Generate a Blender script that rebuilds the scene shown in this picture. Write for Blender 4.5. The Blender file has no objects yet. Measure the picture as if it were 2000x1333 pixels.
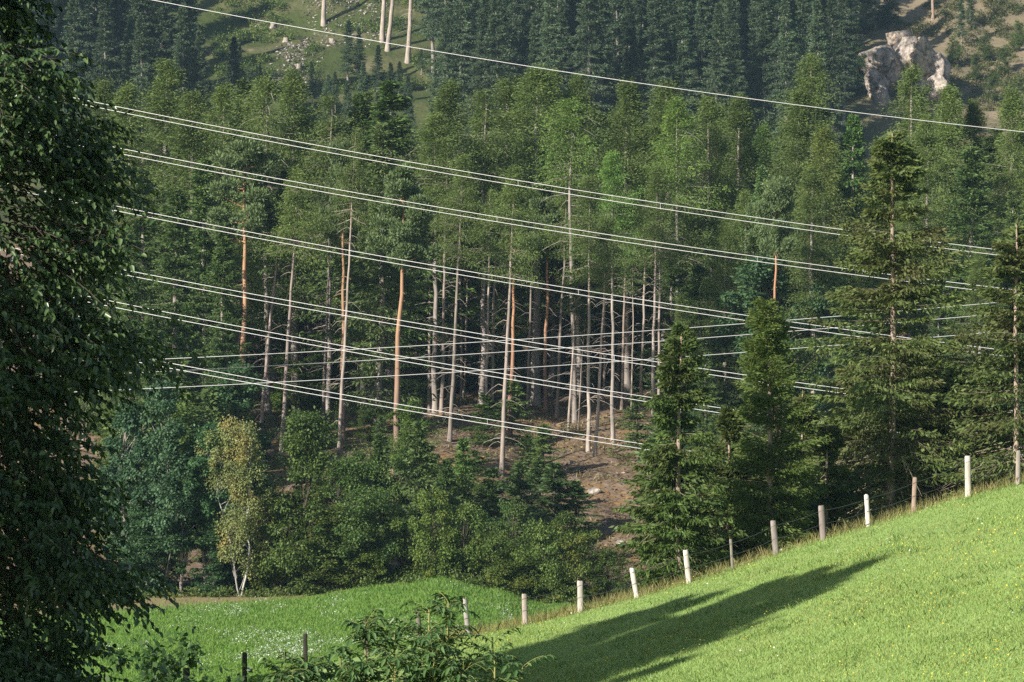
import bpy, math
import numpy as np
from mathutils import Vector, Euler

# ------------------------------------------------------------------ camera, sky, sun, exposure
sc = bpy.context.scene
F, U0, VH = 6691.0, 1000.0, 738.0          # focal length in photo pixels, centre column, horizon row
cam_d = bpy.data.cameras.new("camera")
cam = bpy.data.objects.new("camera", cam_d)
sc.collection.objects.link(cam)
cam.location = (0, 0, 0)
cam.rotation_euler = (math.radians(90), 0, 0)
cam_d.sensor_fit = 'HORIZONTAL'
cam_d.sensor_width = 36.0
cam_d.lens = F / 2000.0 * 36.0
cam_d.shift_y = (VH - 666.5) / 2000.0
cam_d.clip_start = 0.5
cam_d.clip_end = 5000
sc.camera = cam

SUN = Vector((0.70, 0.66, -0.46)).normalized()      # direction the light travels
elev = math.asin(-SUN.z)
world = bpy.data.worlds.new("World")
sc.world = world
world.use_nodes = True
wn = world.node_tree
sky = wn.nodes.new('ShaderNodeTexSky')
sky.sky_type = 'NISHITA'
sky.sun_disc = False
sky.sun_elevation = elev
sky.sun_rotation = math.atan2(-SUN.x, -SUN.y) % (2 * math.pi)
bg = wn.nodes['Background']
wn.links.new(sky.outputs[0], bg.inputs[0])
bg.inputs[1].default_value = 0.07
sd = bpy.data.lights.new("sun", 'SUN')
sd.energy = 4.9
sd.angle = math.radians(0.5)
sd.color = (1.0, 0.93, 0.82)
sun = bpy.data.objects.new("sun", sd)
sun.rotation_euler = SUN.to_track_quat('-Z', 'Y').to_euler()
sun.location = (-60, -40, 60)
sc.collection.objects.link(sun)
sc.view_settings.view_transform = 'Standard'
sc.view_settings.look = 'None'
sc.view_settings.exposure = 0.92
sc.view_settings.gamma = 1.0
try:
    sc.cycles.use_denoising = False
    sc.cycles.denoiser = 'OPENIMAGEDENOISE'
    sc.cycles.denoising_input_passes = 'RGB_ALBEDO_NORMAL'
    sc.cycles.denoising_prefilter = 'ACCURATE'
    sc.cycles.max_bounces = 5
    sc.cycles.diffuse_bounces = 3
    sc.cycles.transmission_bounces = 3
    sc.cycles.volume_bounces = 1
    sc.cycles.use_adaptive_sampling = False
except Exception:
    pass

# ------------------------------------------------------------------ small helpers
C = sc.collection.objects
PI = math.pi


def at(u, v, Y):
    return np.array([(u - U0) / F * Y, Y, (VH - v) / F * Y])


def tag(o, label=None, cat=None, group=None, kind=None):
    if label: o['label'] = label
    if cat: o['category'] = cat
    if group: o['group'] = group
    if kind: o['kind'] = kind
    return o


def thing(name, loc, label, cat, group=None, rot=(0, 0, 0), scale=1.0):
    o = bpy.data.objects.new(name, None)
    o.empty_display_size = 0.3
    o.location = tuple(float(q) for q in loc)
    o.rotation_euler = tuple(float(q) for q in rot)
    o.scale = (scale, scale, scale) if np.isscalar(scale) else scale
    C.link(o)
    return tag(o, label, cat, group)


def obj(name, me, parent=None):
    o = bpy.data.objects.new(name, me)
    C.link(o)
    if parent: o.parent = parent
    return o


def norm(a):
    return a / np.maximum(np.linalg.norm(a, axis=-1, keepdims=True), 1e-9)


def mesh_np(name, chunks, mat, smooth=False):
    """chunks: list of (V (n,3), F (m,k))"""
    Vs, loops, starts, totals = [], [], [], []
    off, ls = 0, 0
    for V, Fc in chunks:
        V = np.asarray(V, dtype=np.float32).reshape(-1, 3)
        Fc = np.asarray(Fc, dtype=np.int64)
        Vs.append(V)
        m, k = Fc.shape
        loops.append((Fc + off).ravel())
        starts.append(ls + np.arange(m) * k)
        totals.append(np.full(m, k))
        off += len(V)
        ls += m * k
    V = np.concatenate(Vs); L = np.concatenate(loops)
    S = np.concatenate(starts); T = np.concatenate(totals)
    me = bpy.data.meshes.new(name)
    me.vertices.add(len(V)); me.vertices.foreach_set("co", V.ravel())
    me.loops.add(len(L)); me.loops.foreach_set("vertex_index", L.astype(np.int32))
    me.polygons.add(len(S))
    me.polygons.foreach_set("loop_start", S.astype(np.int32))
    me.polygons.foreach_set("loop_total", T.astype(np.int32))
    if smooth:
        me.polygons.foreach_set("use_smooth", np.ones(len(S), dtype=bool))
    me.materials.append(mat)
    me.update(calc_edges=True)
    return me


def perp(A, rng):
    return norm(np.cross(A, rng.normal(size=A.shape)))


def rhomb(P, A, S, L, W, mid=0.42):
    """flat diamond leaves / sprays: one quad each"""
    n = len(P)
    L = np.broadcast_to(np.asarray(L, float), (n,))[:, None]
    W = np.broadcast_to(np.asarray(W, float), (n,))[:, None]
    V = np.stack([P, P + A * L * mid + S * W * .5, P + A * L, P + A * L * mid - S * W * .5], 1)
    Fc = np.arange(n * 4).reshape(n, 4)
    return V.reshape(-1, 3), Fc


def leaf6(P, A, S, L, W, fold=0.25, bend=0.15):
    """folded, bent leaf with a midrib crease: two quads each"""
    n = len(P)
    N = norm(np.cross(S, A))
    L = np.broadcast_to(np.asarray(L, float), (n,))[:, None]
    W = np.broadcast_to(np.asarray(W, float), (n,))[:, None]
    up = N * W * fold
    V = np.stack([P,
                  P + A * L * .3 + S * W * .5 + up,
                  P + A * L * .72 + S * W * .36 + up - N * L * bend * .5,
                  P + A * L - N * L * bend,
                  P + A * L * .72 - S * W * .36 + up - N * L * bend * .5,
                  P + A * L * .3 - S * W * .5 + up], 1)
    b = (np.arange(n) * 6)[:, None]
    Fc = np.concatenate([b + np.array([0, 1, 2, 3]), b + np.array([0, 3, 4, 5])])
    return V.reshape(-1, 3), Fc


def tubes(P, R, sides=3):
    """P (B,K,3) paths, R (B,K) radii"""
    B, K, _ = P.shape
    T = np.gradient(P, axis=1)
    T = norm(T)
    ref = np.zeros_like(T); ref[..., 2] = 1.0
    vert = np.abs(T[..., 2]) > 0.9
    ref[vert] = (1, 0, 0)
    X = norm(np.cross(T, ref)); Yv = np.cross(T, X)
    a = np.arange(sides) * 2 * PI / sides
    V = P[:, :, None, :] + R[:, :, None, None] * (X[:, :, None, :] * np.cos(a)[:, None] + Yv[:, :, None, :] * np.sin(a)[:, None])
    idx = np.arange(B * K * sides).reshape(B, K, sides)
    q = np.stack([idx[:, :-1, :], np.roll(idx, -1, 2)[:, :-1, :], np.roll(idx, -1, 2)[:, 1:, :], idx[:, 1:, :]], -1)
    return V.reshape(-1, 3), q.reshape(-1, 4)


def trunk_path(H, r0, rng, wob=0.004, n=14, r1=0.02, flare=True):
    z = np.linspace(-0.4, H, n)
    off = np.cumsum(rng.normal(size=(n, 2)) * wob * H, 0)
    off -= off[0]
    P = np.stack([off[:, 0], off[:, 1], z], 1)[None]
    f = np.clip(z / H, 0, 1)
    R = r0 * (1 - f) ** .8 + r1
    if flare: R = R + r0 * .45 * np.exp(-np.clip(z, 0, None) / (0.025 * H))
    return P, R[None], off, z


# smooth value noise in numpy
def vnoise(x, y, seed=0):
    r = np.random.default_rng(seed).random((64, 64))
    xi = np.floor(x).astype(int); yi = np.floor(y).astype(int)
    fx = x - xi; fy = y - yi
    fx = fx * fx * (3 - 2 * fx); fy = fy * fy * (3 - 2 * fy)
    g = lambda i, j: r[i % 64, j % 64]
    return (g(xi, yi) * (1 - fx) + g(xi + 1, yi) * fx) * (1 - fy) + (g(xi, yi + 1) * (1 - fx) + g(xi + 1, yi + 1) * fx) * fy


# ------------------------------------------------------------------ materials
def new_mat(name):
    m = bpy.data.materials.new(name); m.use_nodes = True
    nt = m.node_tree
    return m, nt, nt.nodes['Principled BSDF']


def N(nt, t, **kw):
    n = nt.nodes.new(t)
    for k, v in kw.items():
        setattr(n, k, v)
    return n


def ramp(nt, stops):
    r = N(nt, 'ShaderNodeValToRGB')
    e = r.color_ramp.elements
    while len(e) < len(stops): e.new(0.5)
    for i, (p, c) in enumerate(stops):
        e[i].position = p; e[i].color = (*c, 1)
    return r


def mixc(nt, fac, a, b, mode='MIX'):
    m = N(nt, 'ShaderNodeMix', data_type='RGBA', blend_type=mode)
    if isinstance(fac, (int, float)): m.inputs[0].default_value = fac
    else: nt.links.new(fac, m.inputs[0])
    for s, i in ((a, 6), (b, 7)):
        if isinstance(s, tuple): m.inputs[i].default_value = (*s, 1)
        else: nt.links.new(s, m.inputs[i])
    return m.outputs[2]


def noise(nt, scale, detail=3, coord='Object', rough=.6, xf=None):
    tc = N(nt, 'ShaderNodeTexCoord')
    n = N(nt, 'ShaderNodeTexNoise'); n.inputs['Scale'].default_value = scale
    n.inputs['Detail'].default_value = detail; n.inputs['Roughness'].default_value = rough
    src = tc.outputs[coord]
    if xf:
        mp = N(nt, 'ShaderNodeMapping'); mp.inputs['Scale'].default_value = xf
        nt.links.new(src, mp.inputs[0]); src = mp.outputs[0]
    nt.links.new(src, n.inputs['Vector'])
    return n.outputs['Fac']


def foliage(name, dark, light, alt=None, alt_amt=0.15, trans=0.25, rough=0.6, spec=0.3, obj_var=0.35):
    """leaf colour varies from leaf to leaf (island), clump to clump (noise) and tree to tree (object)"""
    m, nt, b = new_mat(name)
    geo = N(nt, 'ShaderNodeNewGeometry'); oi = N(nt, 'ShaderNodeObjectInfo')
    c = ramp(nt, [(0.0, dark), (1.0, light)])
    nt.links.new(geo.outputs['Random Per Island'], c.inputs[0])
    col = c.outputs[0]
    if alt:
        nz = noise(nt, 0.55, 2)
        r2 = ramp(nt, [(0.5 - alt_amt * .3, (0, 0, 0)), (0.5 + .25, (1, 1, 1))])
        nt.links.new(nz, r2.inputs[0])
        col = mixc(nt, r2.outputs[0], col, alt)
    br = N(nt, 'ShaderNodeMapRange')
    br.inputs['To Min'].default_value = 1 - obj_var; br.inputs['To Max'].default_value = 1 + obj_var
    nt.links.new(oi.outputs['Random'], br.inputs['Value'])
    comb = N(nt, 'ShaderNodeCombineColor')
    for i in range(3): nt.links.new(br.outputs[0], comb.inputs[i])
    col = mixc(nt, 1.0, col, comb.outputs[0], 'MULTIPLY')
    col = mixc(nt, 1.0, col, oi.outputs['Color'], 'MULTIPLY')
    nt.links.new(col, b.inputs['Base Color'])
    b.inputs['Roughness'].default_value = rough
    b.inputs['Specular IOR Level'].default_value = spec
    if trans > 0:
        tr = N(nt, 'ShaderNodeBsdfTranslucent')
        tcol = mixc(nt, 1.0, col, (1.15, 1.2, .55), 'MULTIPLY')
        nt.links.new(tcol, tr.inputs[0])
        mx = N(nt, 'ShaderNodeMixShader'); mx.inputs[0].default_value = trans
        nt.links.new(b.outputs[0], mx.inputs[1]); nt.links.new(tr.outputs[0], mx.inputs[2])
        nt.links.new(mx.outputs[0], nt.nodes['Material Output'].inputs[0])
    return m


def bark(name, c1, c2, scale=4.0, upper=None, split=.45):
    m, nt, b = new_mat(name)
    nz = noise(nt, scale, 4, xf=(1, 1, .25))
    c = ramp(nt, [(0.3, c1), (0.7, c2)])
    nt.links.new(nz, c.inputs[0])
    col = c.outputs[0]
    if upper:
        tc = N(nt, 'ShaderNodeTexCoord'); sp = N(nt, 'ShaderNodeSeparateXYZ')
        nt.links.new(tc.outputs['Generated'], sp.inputs[0])
        mr = N(nt, 'ShaderNodeMapRange'); mr.inputs['From Min'].default_value = split - .2; mr.inputs['From Max'].default_value = split + .14
        nt.links.new(sp.outputs[2], mr.inputs[0])
        up = ramp(nt, [(0.25, tuple(q * .72 for q in upper)), (0.75, upper)])
        nt.links.new(nz, up.inputs[0])
        col = mixc(nt, mr.outputs[0], col, up.outputs[0])
    oi = N(nt, 'ShaderNodeObjectInfo')
    col = mixc(nt, 1.0, col, oi.outputs['Color'], 'MULTIPLY')
    nt.links.new(col, b.inputs['Base Color'])
    b.inputs['Roughness'].default_value = .9
    b.inputs['Specular IOR Level'].default_value = .15
    bp = N(nt, 'ShaderNodeBump'); bp.inputs['Strength'].default_value = .5; bp.inputs['Distance'].default_value = .03
    nt.links.new(nz, bp.inputs['Height']); nt.links.new(bp.outputs[0], b.inputs['Normal'])
    return m


def plain(name, col, rough=.6, metal=0, var=.25, scale=6, spec=.3):
    m, nt, b = new_mat(name)
    nz = noise(nt, scale, 4)
    c = ramp(nt, [(0.3, tuple(q * (1 - var) for q in col)), (0.7, tuple(min(1, q * (1 + var)) for q in col))])
    nt.links.new(nz, c.inputs[0])
    oi = N(nt, 'ShaderNodeObjectInfo')
    nt.links.new(mixc(nt, 1.0, c.outputs[0], oi.outputs['Color'], 'MULTIPLY'), b.inputs['Base Color'])
    b.inputs['Roughness'].default_value = rough; b.inputs['Metallic'].default_value = metal
    b.inputs['Specular IOR Level'].default_value = spec
    return m


M = {}
M['spruce_far'] = foliage('spruce_needles_far', (0.032, 0.060, 0.029), (0.089, 0.129, 0.056), obj_var=.25, trans=.12)
M['spruce'] = foliage('spruce_needles', (0.038, 0.072, 0.023), (0.109, 0.156, 0.043), obj_var=.25, trans=.15)
M['spruce_near'] = foliage('spruce_needles_near', (0.040, 0.069, 0.017), (0.125, 0.164, 0.044), alt=(.085, .075, .028), alt_amt=.1, obj_var=.12, trans=.18)
M['larch'] = foliage('larch_needles', (0.065, 0.110, 0.026), (0.163, 0.219, 0.059), obj_var=.2, trans=.28)
M['pine'] = foliage('pine_needles', (0.059, 0.101, 0.039), (0.138, 0.190, 0.073), obj_var=.2, trans=.15)
M['alder'] = foliage('alder_leaves', (0.033, 0.077, 0.033), (0.085, 0.145, 0.061), obj_var=.15, trans=.2)
M['maple'] = foliage('broad_leaves', (0.045, 0.088, 0.020), (0.143, 0.189, 0.046), obj_var=.22, trans=.25)
M['birch'] = foliage('birch_leaves_yellow', (0.142, 0.183, 0.067), (0.275, 0.310, 0.116), alt=(.34, .25, .08), alt_amt=.0, obj_var=.05, trans=.3)
M['shrub'] = foliage('shrub_leaves', (0.043, 0.086, 0.022), (0.137, 0.187, 0.049), alt=(.12, .13, .03), alt_amt=.0, obj_var=.25, trans=.25)
M['left'] = foliage('glossy_leaves', (0.025, 0.057, 0.017), (0.092, 0.147, 0.054), obj_var=.05, trans=.12, rough=.36, spec=.5)
M['ash'] = foliage('ash_leaves', (0.039, 0.091, 0.027), (0.105, 0.182, 0.057), obj_var=.06, trans=.25, rough=.42, spec=.45)
M['grass'] = foliage('meadow_blades', (0.197, 0.297, 0.082), (0.317, 0.423, 0.137), alt=(.28, .35, .12), alt_amt=.1, trans=.3, spec=.2, obj_var=0)
M['grass_v'] = foliage('valley_blades', (.075, .17, .028), (.17, .28, .060), alt=(.16, .24, .05), alt_amt=.1, trans=.3, spec=.2, obj_var=0)
M['dry'] = foliage('dry_stalks', (.14, .15, .04), (.40, .34, .17), trans=.3, spec=.2, obj_var=0)
M['white_fl'] = foliage('white_petals', (.42, .46, .40), (.68, .70, .64), trans=.25, spec=.2, obj_var=0)
M['yellow_fl'] = foliage('yellow_petals', (.62, .42, .04), (.90, .66, .08), trans=.25, spec=.2, obj_var=0)
M['bark_grey'] = bark('grey_bark', (.16, .14, .125), (.36, .32, .29))
M['bark_pale'] = bark('pale_bark', (.22, .19, .16), (.42, .36, .31))
M['bark_pine'] = bark('pine_bark', (.12, .09, .08), (.26, .20, .175), upper=(.37, .25, .165), split=.36)
M['bark_spruce'] = bark('spruce_bark', (.20, .155, .12), (.40, .32, .25), scale=9)
M['bark_dark'] = bark('dark_bark', (.05, .04, .03), (.11, .09, .07))
M['bark_birch'] = bark('birch_bark', (.30, .29, .27), (.72, .70, .66), scale=3)
M['stem_ash'] = bark('yellow_green_stem', (.15, .17, .055), (.30, .30, .11), scale=12)
M['wire'] = plain('aluminium_strand', (.40, .40, .41), .42, .25, .05, 1, .5)
M['fwire'] = plain('dull_fence_wire', (.07, .08, .07), .6, .4, .2)
M['post'] = bark('weathered_wood', (.36, .33, .30), (.62, .58, .54), scale=7)
M['rock'] = None


def rock_mat():
    m, nt, b = new_mat('grey_rock')
    n1 = noise(nt, .55, 6, rough=.65); n2 = noise(nt, 3.0, 5)
    c = ramp(nt, [(.38, (.07, .066, .062)), (.46, (.24, .225, .21)), (.62, (.44, .41, .38))])
    nt.links.new(n1, c.inputs[0])
    c2 = ramp(nt, [(.35, (.6, .6, .6)), (.65, (1.15, 1.12, 1.05))]); nt.links.new(n2, c2.inputs[0])
    col = mixc(nt, 1.0, c.outputs[0], c2.outputs[0], 'MULTIPLY')
    oi = N(nt, 'ShaderNodeObjectInfo'); col = mixc(nt, 1.0, col, oi.outputs['Color'], 'MULTIPLY')
    nt.links.new(col, b.inputs['Base Color']); b.inputs['Roughness'].default_value = .9
    bp = N(nt, 'ShaderNodeBump'); bp.inputs['Strength'].default_value = .8; bp.inputs['Distance'].default_value = .25
    nt.links.new(n2, bp.inputs['Height']); nt.links.new(bp.outputs[0], b.inputs['Normal'])
    return m


M['rock'] = rock_mat()


def ground_mat(name, stops, s1, s2, mix2=None, ybands=None, xband=None, bump=.4, bdist=.1):
    m, nt, b = new_mat(name)
    n1 = noise(nt, s1, 5); n2 = noise(nt, s2, 4)
    c = ramp(nt, stops); nt.links.new(n1, c.inputs[0])
    col = c.outputs[0]
    if mix2:
        r = ramp(nt, [(.42, (0, 0, 0)), (.62, (1, 1, 1))]); nt.links.new(n2, r.inputs[0])
        col = mixc(nt, r.outputs[0], col, mix2)
    if ybands:
        lo, hi, cc = ybands
        tc = N(nt, 'ShaderNodeTexCoord'); sp = N(nt, 'ShaderNodeSeparateXYZ'); nt.links.new(tc.outputs['Object'], sp.inputs[0])
        nn = noise(nt, .25, 3)
        ad = N(nt, 'ShaderNodeMath', operation='MULTIPLY_ADD'); nt.links.new(nn, ad.inputs[0]); ad.inputs[1].default_value = 14; sl_ = N(nt, 'ShaderNodeMath', operation='MULTIPLY_ADD'); nt.links.new(sp.outputs[0], sl_.inputs[0]); sl_.inputs[1].default_value = -1.1; sl_.inputs[2].default_value = -16.5
        s2_ = N(nt, 'ShaderNodeMath', operation='ADD'); nt.links.new(sl_.outputs[0], s2_.inputs[0]); nt.links.new(sp.outputs[1], s2_.inputs[1]); nt.links.new(s2_.outputs[0], ad.inputs[2])
        mr = N(nt, 'ShaderNodeMapRange'); mr.inputs['From Min'].default_value = lo + 7; mr.inputs['From Max'].default_value = hi + 7
        nt.links.new(ad.outputs[0], mr.inputs[0])
        col = mixc(nt, mr.outputs[0], col, cc)
    if xband:
        lo, hi, cc = xband
        tc = N(nt, 'ShaderNodeTexCoord'); sp = N(nt, 'ShaderNodeSeparateXYZ'); nt.links.new(tc.outputs['Object'], sp.inputs[0])
        mr = N(nt, 'ShaderNodeMapRange'); mr.inputs['From Min'].default_value = lo; mr.inputs['From Max'].default_value = hi; mr.inputs['To Max'].default_value = .6
        nt.links.new(sp.outputs[0], mr.inputs[0])
        col = mixc(nt, mr.outputs[0], col, cc)
    nt.links.new(col, b.inputs['Base Color']); b.inputs['Roughness'].default_value = .95; b.inputs['Specular IOR Level'].default_value = .1
    bp = N(nt, 'ShaderNodeBump'); bp.inputs['Strength'].default_value = bump; bp.inputs['Distance'].default_value = bdist
    nt.links.new(n2, bp.inputs['Height']); nt.links.new(bp.outputs[0], b.inputs['Normal'])
    return m


M['meadow'] = ground_mat('meadow_ground', [(.3, (.16, .25, .07)), (.55, (.21, .31, .10)), (.75, (.26, .32, .12))], .35, 6.0)
M['valley'] = ground_mat('valley_ground', [(.3, (.07, .155, .03)), (.55, (.11, .20, .04)), (.75, (.14, .21, .045))], .18, 2.0,
                         ybands=(177, 184, (.24, .19, .10)))
M['floor'] = ground_mat('forest_floor', [(.3, (.06, .05, .03)), (.5, (.15, .105, .06)), (.7, (.27, .165, .07))], .16, 1.2, mix2=(.19, .145, .115), bump=.9, bdist=.3)
M['slope'] = ground_mat('hillside_ground', [(.3, (.055, .075, .02)), (.48, (.055, .07, .022)), (.62, (.105, .105, .048)), (.76, (.24, .19, .14))], .10, .6, xband=(46, 58, (.25, .19, .135)), bump=.9, bdist=.5)

# ------------------------------------------------------------------ terrain
FENCE = [(360, 1375), (478, 1345), (597, 1310), (715, 1285), (820, 1262), (910, 1243), (1025, 1225), (1133, 1196), (1243, 1168), (1345, 1143),
         (1430, 1115), (1515, 1083), (1607, 1055), (1695, 1032), (1786, 1000), (1891, 968), (1988, 948)]
YF = 88.0
fx = np.array([(u - U0) / F * YF for u, v in FENCE]); fz = np.array([(VH - v) / F * YF for u, v in FENCE])
fx = np.concatenate([[-60, -25], fx, [20, 40, 80]]); fz = np.concatenate([[-12, -10.4], fz, [-1.2, 4, 12]])


def crest(x):
    k = np.linspace(-1.2, 1.2, 7)
    return np.mean([np.interp(x + q, fx, fz) for q in k], 0)


TU = np.array([-3000, 100, 560, 770, 860, 960, 1060, 1200, 1400, 1700, 6000.])
TY = np.array([150, 172, 186, 200, 215, 232, 250, 270, 300, 380, 450, 500, 525, 560, 650, 850.])
TV = np.array([
    # 150   172   186   200   215   232  250  270  300  380  450  500  525
    [1255, 1200, 1168, 1120, 1010, 890, 820, 770, 710, 560, 330, 150, 35],
    [1255, 1200, 1168, 1120, 1010, 890, 820, 770, 710, 560, 330, 150, 35],
    [1250, 1195, 1166, 1100, 980, 880, 815, 765, 710, 560, 330, 150, 35],
    [1240, 1175, 1143, 1080, 935, 850, 800, 760, 710, 560, 330, 150, 35],
    [1235, 1165, 1130, 1060, 935, 850, 800, 760, 710, 560, 330, 150, 35],
    [1240, 1180, 1150, 1070, 950, 860, 800, 755, 705, 560, 330, 150, 35],
    [1260, 1210, 1180, 1090, 985, 880, 800, 750, 705, 560, 330, 150, 35],
    [1265, 1220, 1180, 1080, 975, 870, 790, 745, 700, 560, 330, 150, 35],
    [1250, 1200, 1150, 1050, 940, 850, 785, 745, 700, 560, 330, 150, 35],
    [1230, 1180, 1130, 1040, 930, 850, 785, 745, 700, 560, 340, 170, 50],
    [1230, 1180, 1130, 1040, 930, 850, 785, 745, 700, 560, 340, 170, 50]], float)
TZ = np.zeros((len(TU), len(TY)))
TZ[:, :13] = (VH - TV) / F * TY[None, :13]
TZ[:, 13] = TZ[:, 12] + 19; TZ[:, 14] = TZ[:, 13] + 55; TZ[:, 15] = TZ[:, 14] + 110


def far_ground(x, Y):
    u = U0 + F * x / np.maximum(Y, 1)
    ui = np.clip(np.searchsorted(TU, u) - 1, 0, len(TU) - 2)
    yi = np.clip(np.searchsorted(TY, Y) - 1, 0, len(TY) - 2)
    a = np.clip((u - TU[ui]) / (TU[ui + 1] - TU[ui]), 0, 1); a = a * a * (3 - 2 * a)
    b = np.clip((Y - TY[yi]) / (TY[yi + 1] - TY[yi]), 0, 1)
    z = (TZ[ui, yi] * (1 - a) + TZ[ui + 1, yi] * a) * (1 - b) + (TZ[ui, yi + 1] * (1 - a) + TZ[ui + 1, yi + 1] * a) * b
    rough = np.clip((Y - 188) / 20, 0, 1)
    z = z + rough * ((vnoise(x * .25, Y * .25, 3) - .5) * .9 + (vnoise(x * .9, Y * .9, 4) - .5) * .35)
    far = np.clip((Y - 400) / 60, 0, 1)
    return z + far * ((vnoise(x * .1, Y * .1, 5) - .5) * 3.0)


def ground(x, Y):
    x = np.asarray(x, float); Y = np.asarray(Y, float)
    c = crest(x)
    near = c + .0167 * (np.minimum(Y, YF) - YF) + .10 * (vnoise(x * .35, Y * .2, 8) - .5) * np.clip((YF - Y) / 6, 0, 1)
    hill = -1.7 - .2 * Y
    w = np.clip((Y - 8) / 36, 0, 1); w = w * w * (3 - 2 * w)
    near = hill * (1 - w) + near * w
    fg = far_ground(x, np.maximum(Y, 150))
    q = np.clip((Y - YF - 1) / 61, 0, 1)
    q = 1 - (1 - q) ** 1.25
    z = np.where(Y < 150, near * (1 - q) + fg * q, fg)
    return z


def gz(x, Y):
    return float(ground(np.array([x]), np.array([Y]))[0])


YS = np.linspace(186, 545, 1400)


def site(u, v, lo=186):
    """nearest point of the ground in column u that the camera sees at row v"""
    x = (u - U0) / F * YS
    vv = VH - F * ground(x, YS) / YS
    ok = (vv <= v) & (YS >= lo)
    i = int(np.argmax(ok)) if ok.any() else len(YS) - 1
    return x[i], YS[i], gz(x[i], YS[i])


rows = np.concatenate([np.linspace(2, 44, 22), np.linspace(46, 92, 70), np.linspace(93, 186, 60), np.linspace(187, 300, 110), np.linspace(303, 440, 40), np.linspace(443, 560, 90), np.linspace(570, 850, 30)])
tt = (np.linspace(-2200, 4200, 420) - U0) / F
GX = tt[None, :] * (rows[:, None] + 60); GY = np.repeat(rows[:, None], len(tt), 1)
GZ = ground(GX, GY)
GV = np.stack([GX, GY, GZ], -1)


def sheet(name, i0, i1, mat):
    V = GV[i0:i1 + 1]; n, m = V.shape[:2]
    idx = np.arange(n * m).reshape(n, m)
    q = np.stack([idx[:-1, :-1], idx[:-1, 1:], idx[1:, 1:], idx[1:, :-1]], -1).reshape(-1, 4)
    return tag(obj(name, mesh_np(name, [(V.reshape(-1, 3), q)], mat, True)), kind='structure')


iA = int(np.searchsorted(rows, 92.5)); iB = int(np.searchsorted(rows, 187)); iC = int(np.searchsorted(rows, 400))
sheet('meadow', 0, iA, M['meadow'])
sheet('valley_meadow', iA, iB, M['valley'])
sheet('forest_floor', iB, iC, M['floor'])
sheet('hillside', iC, len(rows) - 1, M['slope'])


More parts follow.
